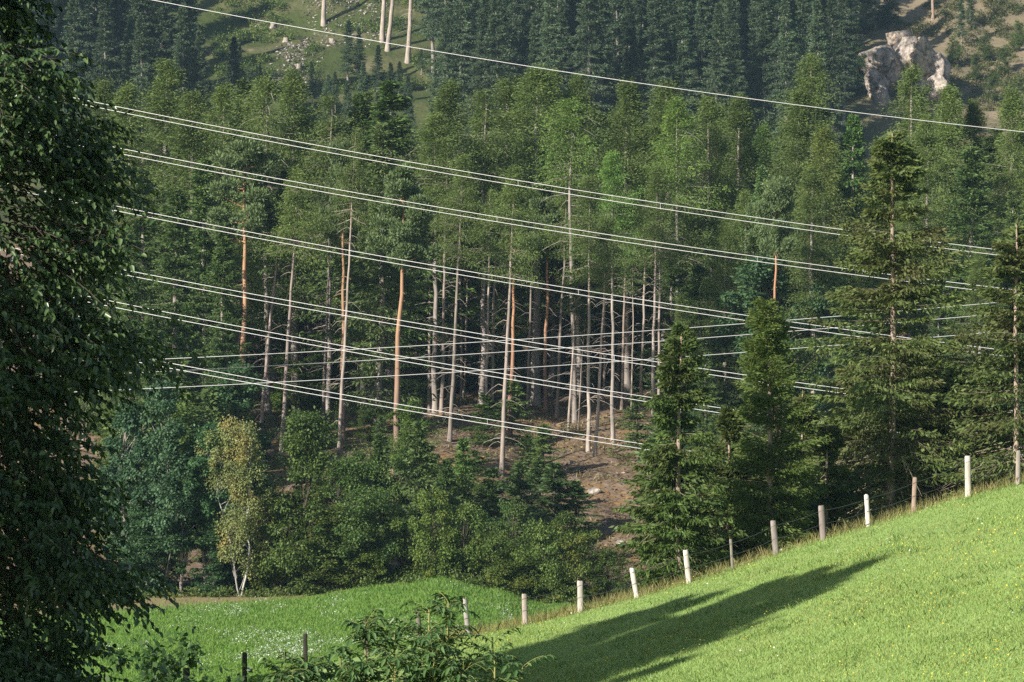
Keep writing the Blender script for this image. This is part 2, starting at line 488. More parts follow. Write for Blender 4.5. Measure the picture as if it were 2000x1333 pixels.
# ------------------------------------------------------------------ tree builders: each returns {part: mesh}
def conifer(name, seed, H, R, crown0, per_m, K, m, sl, sw, mats, top_pow=.8, tip_up=.25, droop=.35, spread=.33, hang=.5, r0=None,
            limb_r=.016, dead=0, dead_len=.5, uneven=.35, thin=None, sides=7, jit=0.05):
    rng = np.random.default_rng(seed)
    P, Rr, off, tz = trunk_path(H, r0 or H * .012, rng, .0022, 18)
    ch = [tubes(P, Rr, sides)]
    nb = int(H * (1 - crown0) * per_m)
    z = H * (crown0 + (1 - crown0) * np.sort(rng.random(nb)) ** .95) * .995
    z = np.round(z / (H * .022)) * H * .022 + rng.normal(size=nb) * H * .005     # loose whorls
    f = np.clip((H - z) / (H * (1 - crown0)), 0.0, 1)
    az = rng.random(nb) * 2 * PI
    ph = rng.random(3) * 6.28
    un = 1 + uneven * (np.sin(az * 2 + z * 6 / H * 2 + ph[0]) * .5 + np.sin(az * 3 - z * 11 / H + ph[1]) * .5)
    taper = f ** top_pow * np.where(f > .8, 1 - (f - .8) * .6, 1)
    Lb = R * (taper * rng.uniform(.55, 1.12, nb) * un + .03)
    if thin is not None:
        keep = rng.random(nb) > thin(az, f, rng)
        z, f, az, Lb = z[keep], f[keep], az[keep], Lb[keep]; nb = len(z)
    s = np.linspace(0.06, 1, K)[None, :]
    ox = np.interp(z, tz, off[:, 0]); oy = np.interp(z, tz, off[:, 1])
    up = tip_up * (1 - f)[:, None] + (-.02) * f[:, None]
    dz = Lb[:, None] * (up * s - droop * f[:, None] * s ** 1.3 * (1.35 - .75 * s))
    rr = Lb[:, None] * s
    caz = np.cos(az)[:, None]; saz = np.sin(az)[:, None]
    bend = rng.normal(size=(nb, 1)) * .12 * rr * s
    BP = np.stack([ox[:, None] + caz * rr - saz * bend, oy[:, None] + saz * rr + caz * bend, z[:, None] + dz], -1)
    k3 = BP[:, ::max(1, (K - 1) // 3)][:, :4]
    br = (limb_r * (.35 + Lb / R))[:, None] * np.linspace(1, .25, k3.shape[1])[None]
    ch.append(tubes(k3, br, 3))
    if dead:
        zd = H * rng.uniform(.08, max(crown0 + .25, .3), dead); ad = rng.random(dead) * 2 * PI
        Ld = R * dead_len * rng.uniform(.3, 1.1, dead)
        ss = np.linspace(0, 1, 4)[None]
        ox = np.interp(zd, tz, off[:, 0]); oy = np.interp(zd, tz, off[:, 1])
        DP = np.stack([ox[:, None] + np.cos(ad)[:, None] * Ld[:, None] * ss, oy[:, None] + np.sin(ad)[:, None] * Ld[:, None] * ss,
                       zd[:, None] + Ld[:, None] * (.15 * ss - .45 * ss ** 2 + rng.normal(size=(dead, 4)) * .03)], -1)
        ch.append(tubes(DP, np.full((dead, 4), limb_r * 1.1) * np.array([1.1, .85, .65, .35]), 3))
    trunk = mesh_np(name + '_trunk', ch, mats[1])
    # needle sprays fan out sideways from every limb and hang from it
    base = np.repeat(BP.reshape(-1, 3), m, 0)
    Lr = np.repeat(np.repeat(Lb, K), m); sr = np.repeat(np.tile(s.ravel(), nb), m)
    a = np.repeat(np.repeat(az, K), m); fr = np.repeat(np.repeat(f, K), m)
    n = len(base)
    side = rng.choice([-1., 1.], n)
    o = rng.random(n) ** .8 * spread * Lr * (1.12 - sr * .85) * (.35 + .65 * np.minimum(1, sr * 3))
    sv = np.stack([-np.sin(a), np.cos(a), np.zeros(n)], 1) * side[:, None]
    bv = np.stack([np.cos(a), np.sin(a), np.zeros(n)], 1)
    dn = np.array([0, 0, -1.0])
    P0 = base + sv * o[:, None] + bv * (o * .45)[:, None] + dn * (o * .35 * hang * (0.4 + fr))[:, None] + rng.normal(size=(n, 3)) * jit
    hg = hang * rng.uniform(0, 1.6, n) * (.35 + .65 * fr) - .45 * (1 - fr) * rng.random(n)
    A = norm(bv * rng.uniform(.25, 1, n)[:, None] + sv * rng.uniform(.0, 1, n)[:, None] + dn * hg[:, None] + rng.normal(size=(n, 3)) * .22)
    S = perp(A, rng)
    sz = rng.uniform(.6, 1.25, n)
    cr = [rhomb(P0, A, S, sl * sz, sw * sz)]
    # leader
    nt_ = 26
    zt = H * (1 - .05 * rng.random(nt_)); at_ = rng.random(nt_) * 6.28
    A = norm(np.stack([np.cos(at_) * .6, np.sin(at_) * .6, np.ones(nt_)], 1))
    cr.append(rhomb(np.stack([np.full(nt_, off[-1, 0]), np.full(nt_, off[-1, 1]), zt], 1), A, perp(A, rng), sl * .9, sw * .8))
    return {'trunk': trunk, 'crown': mesh_np(name + '_crown', cr, mats[0]), 'H': H}


def pine(name, seed, H, R, crown0, mats, nl=24, r0=None, tuft=170, cl=7):
    rng = np.random.default_rng(seed)
    P, Rr, off, tz = trunk_path(H, r0 or H * .0125, rng, .004, 16)
    ch = [tubes(P, Rr, 8)]
    z = H * (crown0 + (1 - crown0) * (np.arange(nl) + rng.random(nl)) / nl * .97)
    f = (H - z) / (H * (1 - crown0))
    az = np.arange(nl) * 2.4 + rng.normal(size=nl) * .5
    Lb = R * (np.clip(f, .05, 1) ** .45) * (1 - .35 * np.clip(f - .6, 0, 1) / .4) * rng.uniform(.6, 1.15, nl)
    ss = np.linspace(0, 1, 6)[None]
    ox = np.interp(z, tz, off[:, 0])[:, None]; oy = np.interp(z, tz, off[:, 1])[:, None]
    w = rng.normal(size=(nl, 1)) * .3
    ang = az[:, None] + w * ss
    BP = np.stack([ox + np.cos(ang) * Lb[:, None] * ss, oy + np.sin(ang) * Lb[:, None] * ss,
                   z[:, None] + Lb[:, None] * (rng.uniform(-.1, .35, (nl, 1)) * ss + .12 * ss ** 2)], -1)
    ch.append(tubes(BP, (.02 + .018 * Lb / R)[:, None] * np.linspace(1.3, .4, 6)[None] * H / 17, 4))
    nd = 9
    zd = H * rng.uniform(.2, crown0 + .1, nd); ad = rng.random(nd) * 6.28; Ld = rng.uniform(.3, 1.2, nd) * H / 17
    s4 = np.linspace(0, 1, 4)[None]
    DP = np.stack([np.interp(zd, tz, off[:, 0])[:, None] + np.cos(ad)[:, None] * Ld[:, None] * s4, np.interp(zd, tz, off[:, 1])[:, None] + np.sin(ad)[:, None] * Ld[:, None] * s4,
                   zd[:, None] + Ld[:, None] * (.1 * s4 - .3 * s4 ** 2)], -1)
    ch.append(tubes(DP, np.full((nd, 4), .02) * np.array([1.2, .9, .7, .4]), 3))
    trunk = mesh_np(name + '_trunk', ch, mats[1])
    cs = []
    for k in range(nl):
        for j in range(cl):
            t = rng.uniform(.35, 1.02); i = min(4, int(t * 5)); g = t * 5 - i
            p = BP[k, i] * (1 - g) + BP[k, i + 1] * g
            cs.append((p + rng.normal(size=3) * np.array([.34, .34, .14]) * Lb[k] * .5 + (0, 0, .08), rng.uniform(.4, .8) * (.55 + .45 * Lb[k] / R) * R / 2.6))
    cs.append((np.array([off[-1, 0], off[-1, 1], H - .15]), .55 * R / 2.6))
    Pc = np.array([c[0] for c in cs]); rc = np.array([c[1] for c in cs])
    n = len(cs) * tuft
    d = norm(rng.normal(size=(n, 3)))
    q = rng.random(n) ** .4
    P0 = np.repeat(Pc, tuft, 0) + d * (np.repeat(rc, tuft) * q)[:, None] * np.array([1, 1, .5])
    A = norm(d * .8 + np.array([0, 0, .55]) + rng.normal(size=(n, 3)) * .3)
    sz = rng.uniform(.7, 1.3, n)
    cr = [rhomb(P0, A, perp(A, rng), .21 * sz, .07 * sz)]
    return {'trunk': trunk, 'crown': mesh_np(name + '_crown', cr, mats[0]), 'H': H}


def broadleaf(name, seed, H, R, mats, ncl=70, lpc=170, leaf=.16, z0=.18, ground_skirt=False, hang=0.0, r0=None, lobes=5, stems=1, lw=.62, ctall=.55, lean=0.0, limb=.0028):
    """several lobes, each made of leaf clumps, each carrying many separate leaves"""
    rng = np.random.default_rng(seed)
    ch = []
    tops = []
    for s_ in range(stems):
        P, Rr, off, tz = trunk_path(H * rng.uniform(.8, .93), (r0 or H * .011) * (1 if s_ == 0 else .7), rng, .012, 12)
        ang = rng.random() * 6.28; ln = lean if s_ == 0 else .12 + abs(lean)
        tilt = np.clip(P[0, :, 2], 0, None)[:, None] * ln
        d_ = np.array([1.0, 0]) if s_ == 0 else np.array([math.cos(ang), math.sin(ang)])
        P[0, :, :2] += tilt * d_
        ch.append(tubes(P, Rr, 7)); tops.append(P[0])
    lob = []
    for k in range(lobes):
        zc = H * rng.uniform(z0 + .12, .88)
        fr = 1 - abs((zc / H - .5)) * 1.1
        a = k * 2.4 + rng.random()
        rad = R * rng.uniform(.25, .62) * fr
        lob.append((np.array([math.cos(a) * rad, math.sin(a) * rad, zc]), R * rng.uniform(.38, .6)))
    lob.append((np.array([0, 0, H * .86]), R * .42)); lob.append((np.array([0, 0, H * .55]), R * .7))
    if ground_skirt:
        for k in range(4):
            a = k * 1.6 + rng.random(); lob.append((np.array([math.cos(a) * R * .55, math.sin(a) * R * .55, H * .22]), R * .5))
    cs, limbs = [], []
    for k in range(ncl):
        c, r = lob[rng.integers(len(lob))]
        d = norm(rng.normal(size=3)); d[2] = d[2] * ctall / .55 * .9
        p = c + d * r * rng.uniform(.5, 1.3) * np.array([1, 1, H / (2.4 * R) if H > 2.4 * R else 1])
        if p[2] < H * z0 * .6 or p[2] > H: p[2] = np.clip(p[2], H * z0 * .6 + .1, H * rng.uniform(.9, 1.0))
        cs.append((p, R * rng.uniform(.09, .29)))
        if k % 2 == 0:
            tp = tops[k // 2 % stems]
            zb = max(.1, p[2] - R * rng.uniform(.5, 1.1)); b = np.array([np.interp(zb, tp[:, 2], tp[:, 0]), np.interp(zb, tp[:, 2], tp[:, 1]), min(zb, tp[-1, 2])])
            t = np.linspace(0, 1, 5)[:, None]
            limbs.append(b * (1 - t) + p * t + np.array([0, 0, 1]) * (t * (1 - t)) * R * .2 + rng.normal(size=(5, 3)) * .03)
    if limbs:
        L_ = np.array(limbs); ch.append(tubes(L_, np.full(L_.shape[:2], H * limb) * np.linspace(1.3, .35, 5)[None], 4))
    trunk = mesh_np(name + '_trunk', ch, mats[1])
    Pc = np.array([c[0] for c in cs]); rc = np.array([c[1] for c in cs])
    n = ncl * lpc
    d = norm(rng.normal(size=(n, 3)))
    P0 = np.repeat(Pc, lpc, 0) + d * (np.repeat(rc, lpc) * rng.random(n) ** .45)[:, None] * np.array([1.1, 1.1, .75])
    if hang:
        P0[:, 2] -= rng.random(n) ** 1.5 * hang
    A = norm(d * np.array([1, 1, .4]) + np.array([0, 0, -.35 - hang]) + rng.normal(size=(n, 3)) * .45)
    up = norm(np.array([0, 0, 1.0]) + d * .6 + rng.normal(size=(n, 3)) * .5)
    S = norm(np.cross(A, up))
    sz = rng.uniform(.65, 1.3, n)
    return {'trunk': trunk, 'crown': mesh_np(name + '_crown', [rhomb(P0, A, S, leaf * sz, leaf * lw * sz, .5)], mats[0]), 'H': H}


def put(proto, name, x, y, H, rz, label, cat, group=None, tint=None, lean=(0, 0), bark_tint=None, sxy=1.0, sink=0.05):
    z = gz(x, y) - sink
    s = H / proto['H']
    # lean about the base, after the turn about its own axis
    rot = (Euler((lean[0], lean[1], 0)).to_matrix() @ Euler((0, 0, rz)).to_matrix()).to_euler()
    t = thing(name, (x, y, z), label, cat, group, rot, (s * sxy, s * sxy, s))
    for part in ('trunk', 'crown', 'flowers'):
        if part in proto:
            o = obj(part, proto[part], t)
            if part == 'crown' and tint: o.color = (*tint, 1)
            if part == 'trunk' and bark_tint: o.color = (*bark_tint, 1)
    return t


rg = np.random.default_rng(11)
SF = [conifer('far_spruce', 100 + k, 24, 2.7, .08 + .04 * k, 13, 8, 13, .36, .11, (M['spruce_far'], M['bark_grey']), top_pow=.75, hang=.8, droop=.42, dead=24, uneven=.45, jit=.1, limb_r=.02) for k in range(6)]
SM = [conifer('forest_spruce', 200 + k, 18, 2.6, .08 + .05 * k, 14, 8, 16, .25, .075, (M['spruce'], M['bark_grey']), top_pow=.75, hang=.8, droop=.4, dead=26, uneven=.45, jit=.08) for k in range(5)]
LA = [conifer('larch', 300 + k, 18, 3.3, [.30, .36, .42, .3, .46, .38][k], 14, 9, 24, .17, .042, (M['larch'], M['bark_grey']), top_pow=.82, tip_up=.35, droop=.16, spread=.5, hang=.8, dead=26, uneven=.6, jit=.18, limb_r=.018) for k in range(6)]
PI_ = [pine('pine', 400 + k, 17, 2.6, [.72, .66, .75, .69][k], (M['pine'], M['bark_pine'])) for k in range(4)]
YS_ = [conifer('young_spruce', 500 + k, 6, 1.75, .0, 16, 7, 7, .26, .09, (M['spruce'], M['bark_dark']), top_pow=.8, hang=.5, droop=.3, uneven=.35) for k in range(3)]
AL = [broadleaf('alder', 600 + k, 11, 2.3, (M['alder'], M['bark_grey']), ncl=110, lpc=190, leaf=.19, z0=.06, lobes=9) for k in range(3)]
MA = [broadleaf('broadleaf', 650 + k, 10, 2.9, (M['maple'], M['bark_dark']), ncl=120, lpc=190, leaf=.18, z0=.05, lobes=9, ground_skirt=True) for k in range(4)]
SH = [broadleaf('shrub', 700 + k, 4, 2.2, (M['shrub'], M['bark_dark']), ncl=80, lpc=170, leaf=.13, z0=.02, lobes=7, ground_skirt=True, stems=3) for k in range(4)]
BI = [broadleaf('birch', 800, 11, 2.2, (M['birch'], M['bark_birch']), ncl=150, lpc=170, leaf=.115, z0=.14, lobes=10, hang=.9, r0=.036, stems=2, lean=.05, limb=.0012)]


TALL = [conifer('tall_larch', 350 + k, 18, 2.8, [.66, .72, .70, .76][k], 15, 9, 22, .17, .042, (M['larch'], M['bark_grey']), top_pow=.75, tip_up=.3, droop=.2, spread=.5, hang=.7, dead=44, dead_len=.6, uneven=.6, jit=.17, r0=.15, limb_r=.02) for k in range(4)]
TALLS = [conifer('tall_spruce', 360 + k, 18, 2.2, [.66, .72][k], 14, 8, 16, .24, .07, (M['spruce'], M['bark_grey']), hang=.7, dead=50, dead_len=.6, uneven=.5, r0=.14) for k in range(2)]


def top_h(u, v, x, y):
    return (VH - v) / F * y - gz(x, y)


# ------------------------------------------------------------------ far hillside: spruces, snags, stumps, rocks
def word_far(u):
    if u < 440: return 'left of the hillside clearing'
    if u < 850: return 'around the hillside clearing'
    if u < 1150: return 'just right of the pale snags'
    if u < 1450: return 'in the middle of the far slope'
    return 'left of the rock outcrop'


FARLAB = {k: k for k in ()}
for ri, Yr in enumerate((449, 462, 476, 490, 505, 520)):
    for u in np.arange(-60, 2100, 50):
        uu = u + rg.uniform(-20, 20) + (ri % 2) * 25; Y = Yr + rg.uniform(-5, 5)
        x = (uu - U0) / F * Y
        vb = VH - F * gz(x, Y) / Y
        H = rg.uniform(19, 29)
        if 425 < uu < 845 and vb < 215: continue
        if 400 < uu < 870 and vb >= 215: H = min(H, top_h(uu, rg.uniform(120, 200), x, Y))
        if 290 < uu < 430 and Yr > 480: continue
        if 500 < uu < 600: continue
        if uu > 1665:
            continue
        if uu > 1560: H = min(H, 24)
        if H < 4: continue
        w = word_far(uu)
        kindw = 'dark blue-green spruce'
        put(SF[rg.integers(6)], 'spruce_tree', x, Y, H, rg.random() * 6.28, f'dark far spruce {w}, beyond the larches', 'spruce', f'spruces {w}',
            tint=tuple(float(q) for q in rg.uniform(.85, 1.15) * np.array([1, 1, 1.05])), bark_tint=(.8, .8, .8))

# single trees of the clearing and right-hand slope
for u, vb, vt, lab in [(460, 195, 72, 'broad dark spruce at the lower left edge of the hillside clearing'),
                       (680, 175, 40, 'small dark spruce standing in front of the bare patch, left of the pale snags'),
                       (702, 160, 52, 'slim dark spruce touching the earth wire left of the pale snags'),
                       (738, 200, 88, 'young bluish spruce below the leftmost pale snag pair'),
                       (780, 205, 120, 'short dark spruce at the foot of the tallest pale snag'),
                       (500, 215, 130, 'low spruce below the grey scree of the clearing'),
                       (610, 210, 120, 'pale grey-green young spruce right of the grey scree'),
                       (655, 225, 140, 'young spruce on the lower edge of the clearing under the stumps')]:
    x, Y, z = site(u, vb, 440)
    put(SF[rg.integers(6)], 'spruce_tree', x, Y, top_h(u, vt, x, Y), rg.random() * 6, lab, 'spruce', sxy=1.35)
SNAG = conifer('bare_larch', 910, 24, 2.4, .55, 8, 6, 5, .5, .16, (M['larch'], M['bark_pale']), top_pow=.6, dead=10, dead_len=.3, r0=.36)
SNAG2 = conifer('bare_spruce', 911, 24, 2.6, .58, 8, 6, 5, .5, .16, (M['spruce_far'], M['bark_pale']), top_pow=.7, dead=150, dead_len=.8, r0=.36)
for u, vb, ut, pr, lab in [(632, 49, 632, SNAG, 'lone pale bare trunk on the open clearing at the top edge'),
                           (746, 82, 749, SNAG, 'left trunk of the pale pair above the earth wire'),
                           (757, 99, 766, SNAG, 'right trunk of the pale pair, leaning slightly right'),
                           (796, 124, 801, SNAG2, 'pale trunk with fine dead twigs on one side, lowest of the bare trunks')]:
    x, Y, z = site(u, vb, 440)
    put(pr, 'bare_trunk_tree', x, Y, 24, rg.random() * 6, lab, 'tree', 'pale bare trunks at the clearing', lean=(0, (ut - u) / 100 * .9))


def rock_mesh(name, seed, size, detail=4, cuts=11, mat=None):
    """angular block: an icosphere clipped by random planes, then roughened"""
    import bmesh
    bm = bmesh.new(); bmesh.ops.create_icosphere(bm, subdivisions=detail, radius=1.0)
    V = np.array([v.co[:] for v in bm.verts]); rng = np.random.default_rng(seed)
    for _ in range(cuts):
        n = norm(rng.normal(size=3)); d = rng.uniform(.5, .82)
        h = V @ n - d
        V = V - np.clip(h, 0, None)[:, None] * n
    V = V + norm(V) * ((vnoise(V[:, 0] * 4 + 9, V[:, 1] * 4 + V[:, 2] * 3 + 9, seed % 50) - .5) * .09 + (vnoise(V[:, 0] * 11 + 19, V[:, 1] * 11 + V[:, 2] * 9 + 19, seed % 50 + 1) - .5) * .05)[:, None]
    V = V * np.array(size)
    Fc = np.array([[v.index for v in f.verts] for f in bm.faces]); bm.free()
    return mesh_np(name, [(V, Fc)], mat or M['rock'])


# rock outcrop: blocks placed on the slope
x, Y, z = site(1765, 190, 440)
oc = thing('rock_outcrop', (x, Y, z), 'pale grey and tan rock outcrop on the upper right slope, its cleft shade painted dark', 'rocks')
for i, (u, v, dy, sx, sy, sz, rot, tint) in enumerate([
        (1722, 122, -3.0, 3.3, 2.6, 2.6, (.1, .35, .3), (0.97, 0.97, 0.94)),
        (1713, 165, -3.6, 2.5, 2.2, 2.0, (.2, -.3, 1.0), (1.25, 1.22, 1.2)),
        (1718, 195, -4.2, 1.9, 1.8, 2.1, (0, .5, 2.0), (1.55, 1.5, 1.42)),
        (1742, 150, -2.6, 1.5, 1.6, 3.2, (.1, -.35, .6), (1.35, 1.35, 1.38)),
        (1757, 78, -.5, 2.6, 2.0, 1.4, (.1, -.2, .2), (1.15, 1.08, 1.0)),
        (1771, 105, -2.2, 1.7, 1.6, 3.3, (.05, .30, -.3), (1.55, 1.42, 1.32)),
        (1762, 90, -1.0, 1.6, 1.2, 3.2, (.0, .35, .5), (.30, .30, .32)),  # dark tint on a solid block stands for the shade of the cleft
        (1806, 113, -2.2, 2.4, 2.0, 2.2, (.1, .1, .9), (1.25, 1.12, .92)),
        (1795, 141, -3.0, 1.5, 1.4, 1.1, (.3, .5, .1), (1.5, 1.18, .80)),
        (1812, 150, -2.8, 1.6, 1.4, 1.2, (.1, -.4, 1.2), (1.3, 1.05, .78)),
        (1835, 142, -2.2, 2.3, 2.0, 2.4, (.2, -.2, .5), (1.28, 1.24, 1.24)),
        (1825, 172, -3.2, 2.4, 1.8, 2.2, (.1, .3, 2.2), (1.42, 1.35, 1.32)),
        (1780, 165, -3.4, 2.6, 1.8, 2.6, (.3, .2, 1.5), (1.08, 1.08, 1.05))]):
    Yb = Y + dy
    p = at(u, v, Yb)
    o = obj('rock_block', rock_mesh('rock_block', 40 + i * 3, (sx * 1.38, sy * 1.15, sz * 1.38), cuts=17), oc)
    o.location = tuple(p - np.array([x, Y, z])); o.rotation_euler = rot; o.color = (min(1.15, tint[0]) * 1.02, min(1.15, tint[1]) * .96, min(1.15, tint[2]) * .93, 1)

for i, (u, v, sz, lab) in enumerate([(815, 820, .42, 'pale grey boulder on the mossy bank left of the brown forest floor'), (1163, 958, .38, 'flat whitish stone on the bare bank beside the young spruces'),
                                (1212, 1058, .25, 'small white stone at the right end of the bare bank'), (1120, 900, .22, 'small grey stone lying below the two pale trunks'),
                                (853, 832, .2, 'small stone on the ochre forest floor')]):
    x, Y, z = site(u, v + 6)
    o = obj('boulder', rock_mesh('boulder', 90 + i, (sz * 1.3, sz, sz * .85), 3)); o.location = (x, Y, z + sz * .3); o.color = (1.0, .97, .93, 1)
    tag(o, lab, 'boulder')
for i, (u, v, h, lab) in enumerate([(533, 54, .7, 'pale tree stump just below the earth wire in the clearing'), (648, 84, .6, 'grey stump on the right of the clearing near the small spruces'),
                               (558, 82, .55, 'weathered stump in the bushes at the centre of the clearing'), (584, 136, .8, 'tall grey stump standing on the scree patch'),
                               (1357, 0, .5, 'x'), (504, 52, .35, 'low pale stump left of the other stumps in the clearing')]):
    if lab == 'x': continue
    x, Y, z = site(u, v, 440)
    P = np.stack([np.zeros(5), np.zeros(5), np.array([-.4, .05, .3, .98, 1.0]) * h], 1)[None]
    R = np.array([[.62, .50, .40, .37, .02]])
    o = obj('tree_stump', mesh_np('tree_stump', [tubes(P, R, 9)], M['bark_pale'])); o.location = (x, Y, z); tag(o, lab, 'stump')

for i in range(11):
    u = rg.uniform(430, 850); v = rg.uniform(5, 175)
    if 530 < u < 720 and rg.random() < .6: continue
    x, Y, z = site(u, v, 440)
    put(SF[rg.integers(6)], 'spruce_tree', x, Y, rg.uniform(1.6, 5.0), rg.random() * 6, 'small seedling spruce scattered over the hillside clearing', 'spruce', 'seedling spruces on the clearing', sxy=1.5)
# right-hand slope: scattered low trees above and around the rocks
for u, vb, vt, k, lab in [(1690, 70, -20, 1, 'dark bushy tree above the left end of the rock outcrop'), (1735, 60, -30, 1, 'dark leafy tree directly above the rock outcrop'), (1640, 130, 20, 1, 'bushy broadleaf on the slope left of the rocks'),
                          (1668, 190, 90, 1, 'dark bushy tree touching the left side of the rock outcrop'),
                          (1600, 150, 30, 1, 'leafy tree among the far spruces left of the rocks'),
                          (1878, 95, -10, 0, 'slim dark tree right of the rocks with bare earth beside it'), (1895, 60, -40, 0, 'dark spruce at the top edge right of the rocks'),
                          (1862, 130, 70, 1, 'shrub on the dry slope just right of the rocks'), (1905, 160, 105, 1, 'green shrub on the dry slope below the slim dark tree'),
                          (1960, 150, 90, 1, 'rounded shrub on the dry slope near the right edge'), (1925, 120, 60, 1, 'small shrub high on the dry slope'), (1990, 100, 40, 1, 'shrub on the dry slope at the right edge'),
                          (1850, 175, 130, 1, 'low bush at the lower right foot of the rocks'), (1940, 200, 140, 1, 'green bush low on the dry slope'),
                          (1985, 215, 150, 1, 'bush above the larch tops at the right edge')]:
    x, Y, z = site(u, vb, 440)
    H = top_h(u, vt, x, Y)
    pr = SF[rg.integers(6)] if k == 0 else MA[rg.integers(4)]
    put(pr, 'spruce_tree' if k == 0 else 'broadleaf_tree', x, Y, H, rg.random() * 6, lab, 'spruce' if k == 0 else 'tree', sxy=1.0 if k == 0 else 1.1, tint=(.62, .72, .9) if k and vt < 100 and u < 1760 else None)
x, Y, z = site(1822, 40, 440)
put(SNAG, 'bare_trunk_tree', x, Y, 16, 1.0, 'thin pale trunk on the dry slope above the rocks', 'tree', bark_tint=(.9, .75, .7))

# ------------------------------------------------------------------ the nearer forest: canopy trees with a readable top
CAN_U = [100, 180, 240, 330, 400, 460, 520, 570, 640, 700, 760, 820, 880, 960, 1046, 1130, 1220, 1300, 1345, 1390, 1433, 1490, 1560, 1595, 1640, 1700, 1773, 1850, 1930, 2000, 2200]
CAN_V = [200, 190, 175, 125, 180, 170, 190, 160, 165, 175, 160, 215, 168, 170, 138, 150, 168, 160, 235, 192, 190, 245, 182, 115, 222, 228, 138, 176, 190, 175, 170]
rows_c = []


def canopy(kind, u, vt, Y, lab, H=None, tint=None, sxy=1.0, group=None):
    x = (u - U0) / F * Y
    lib = {'larch': TALL if 470 < u < 1330 and Y < 253 else LA, 'spruce': SM, 'pine': PI_}[kind]
    put(lib[rg.integers(len(lib))], kind + '_tree', x, Y, top_h(u, vt, x, Y), rg.random() * 6.28, lab, kind, group, tint=tint, sxy=sxy)


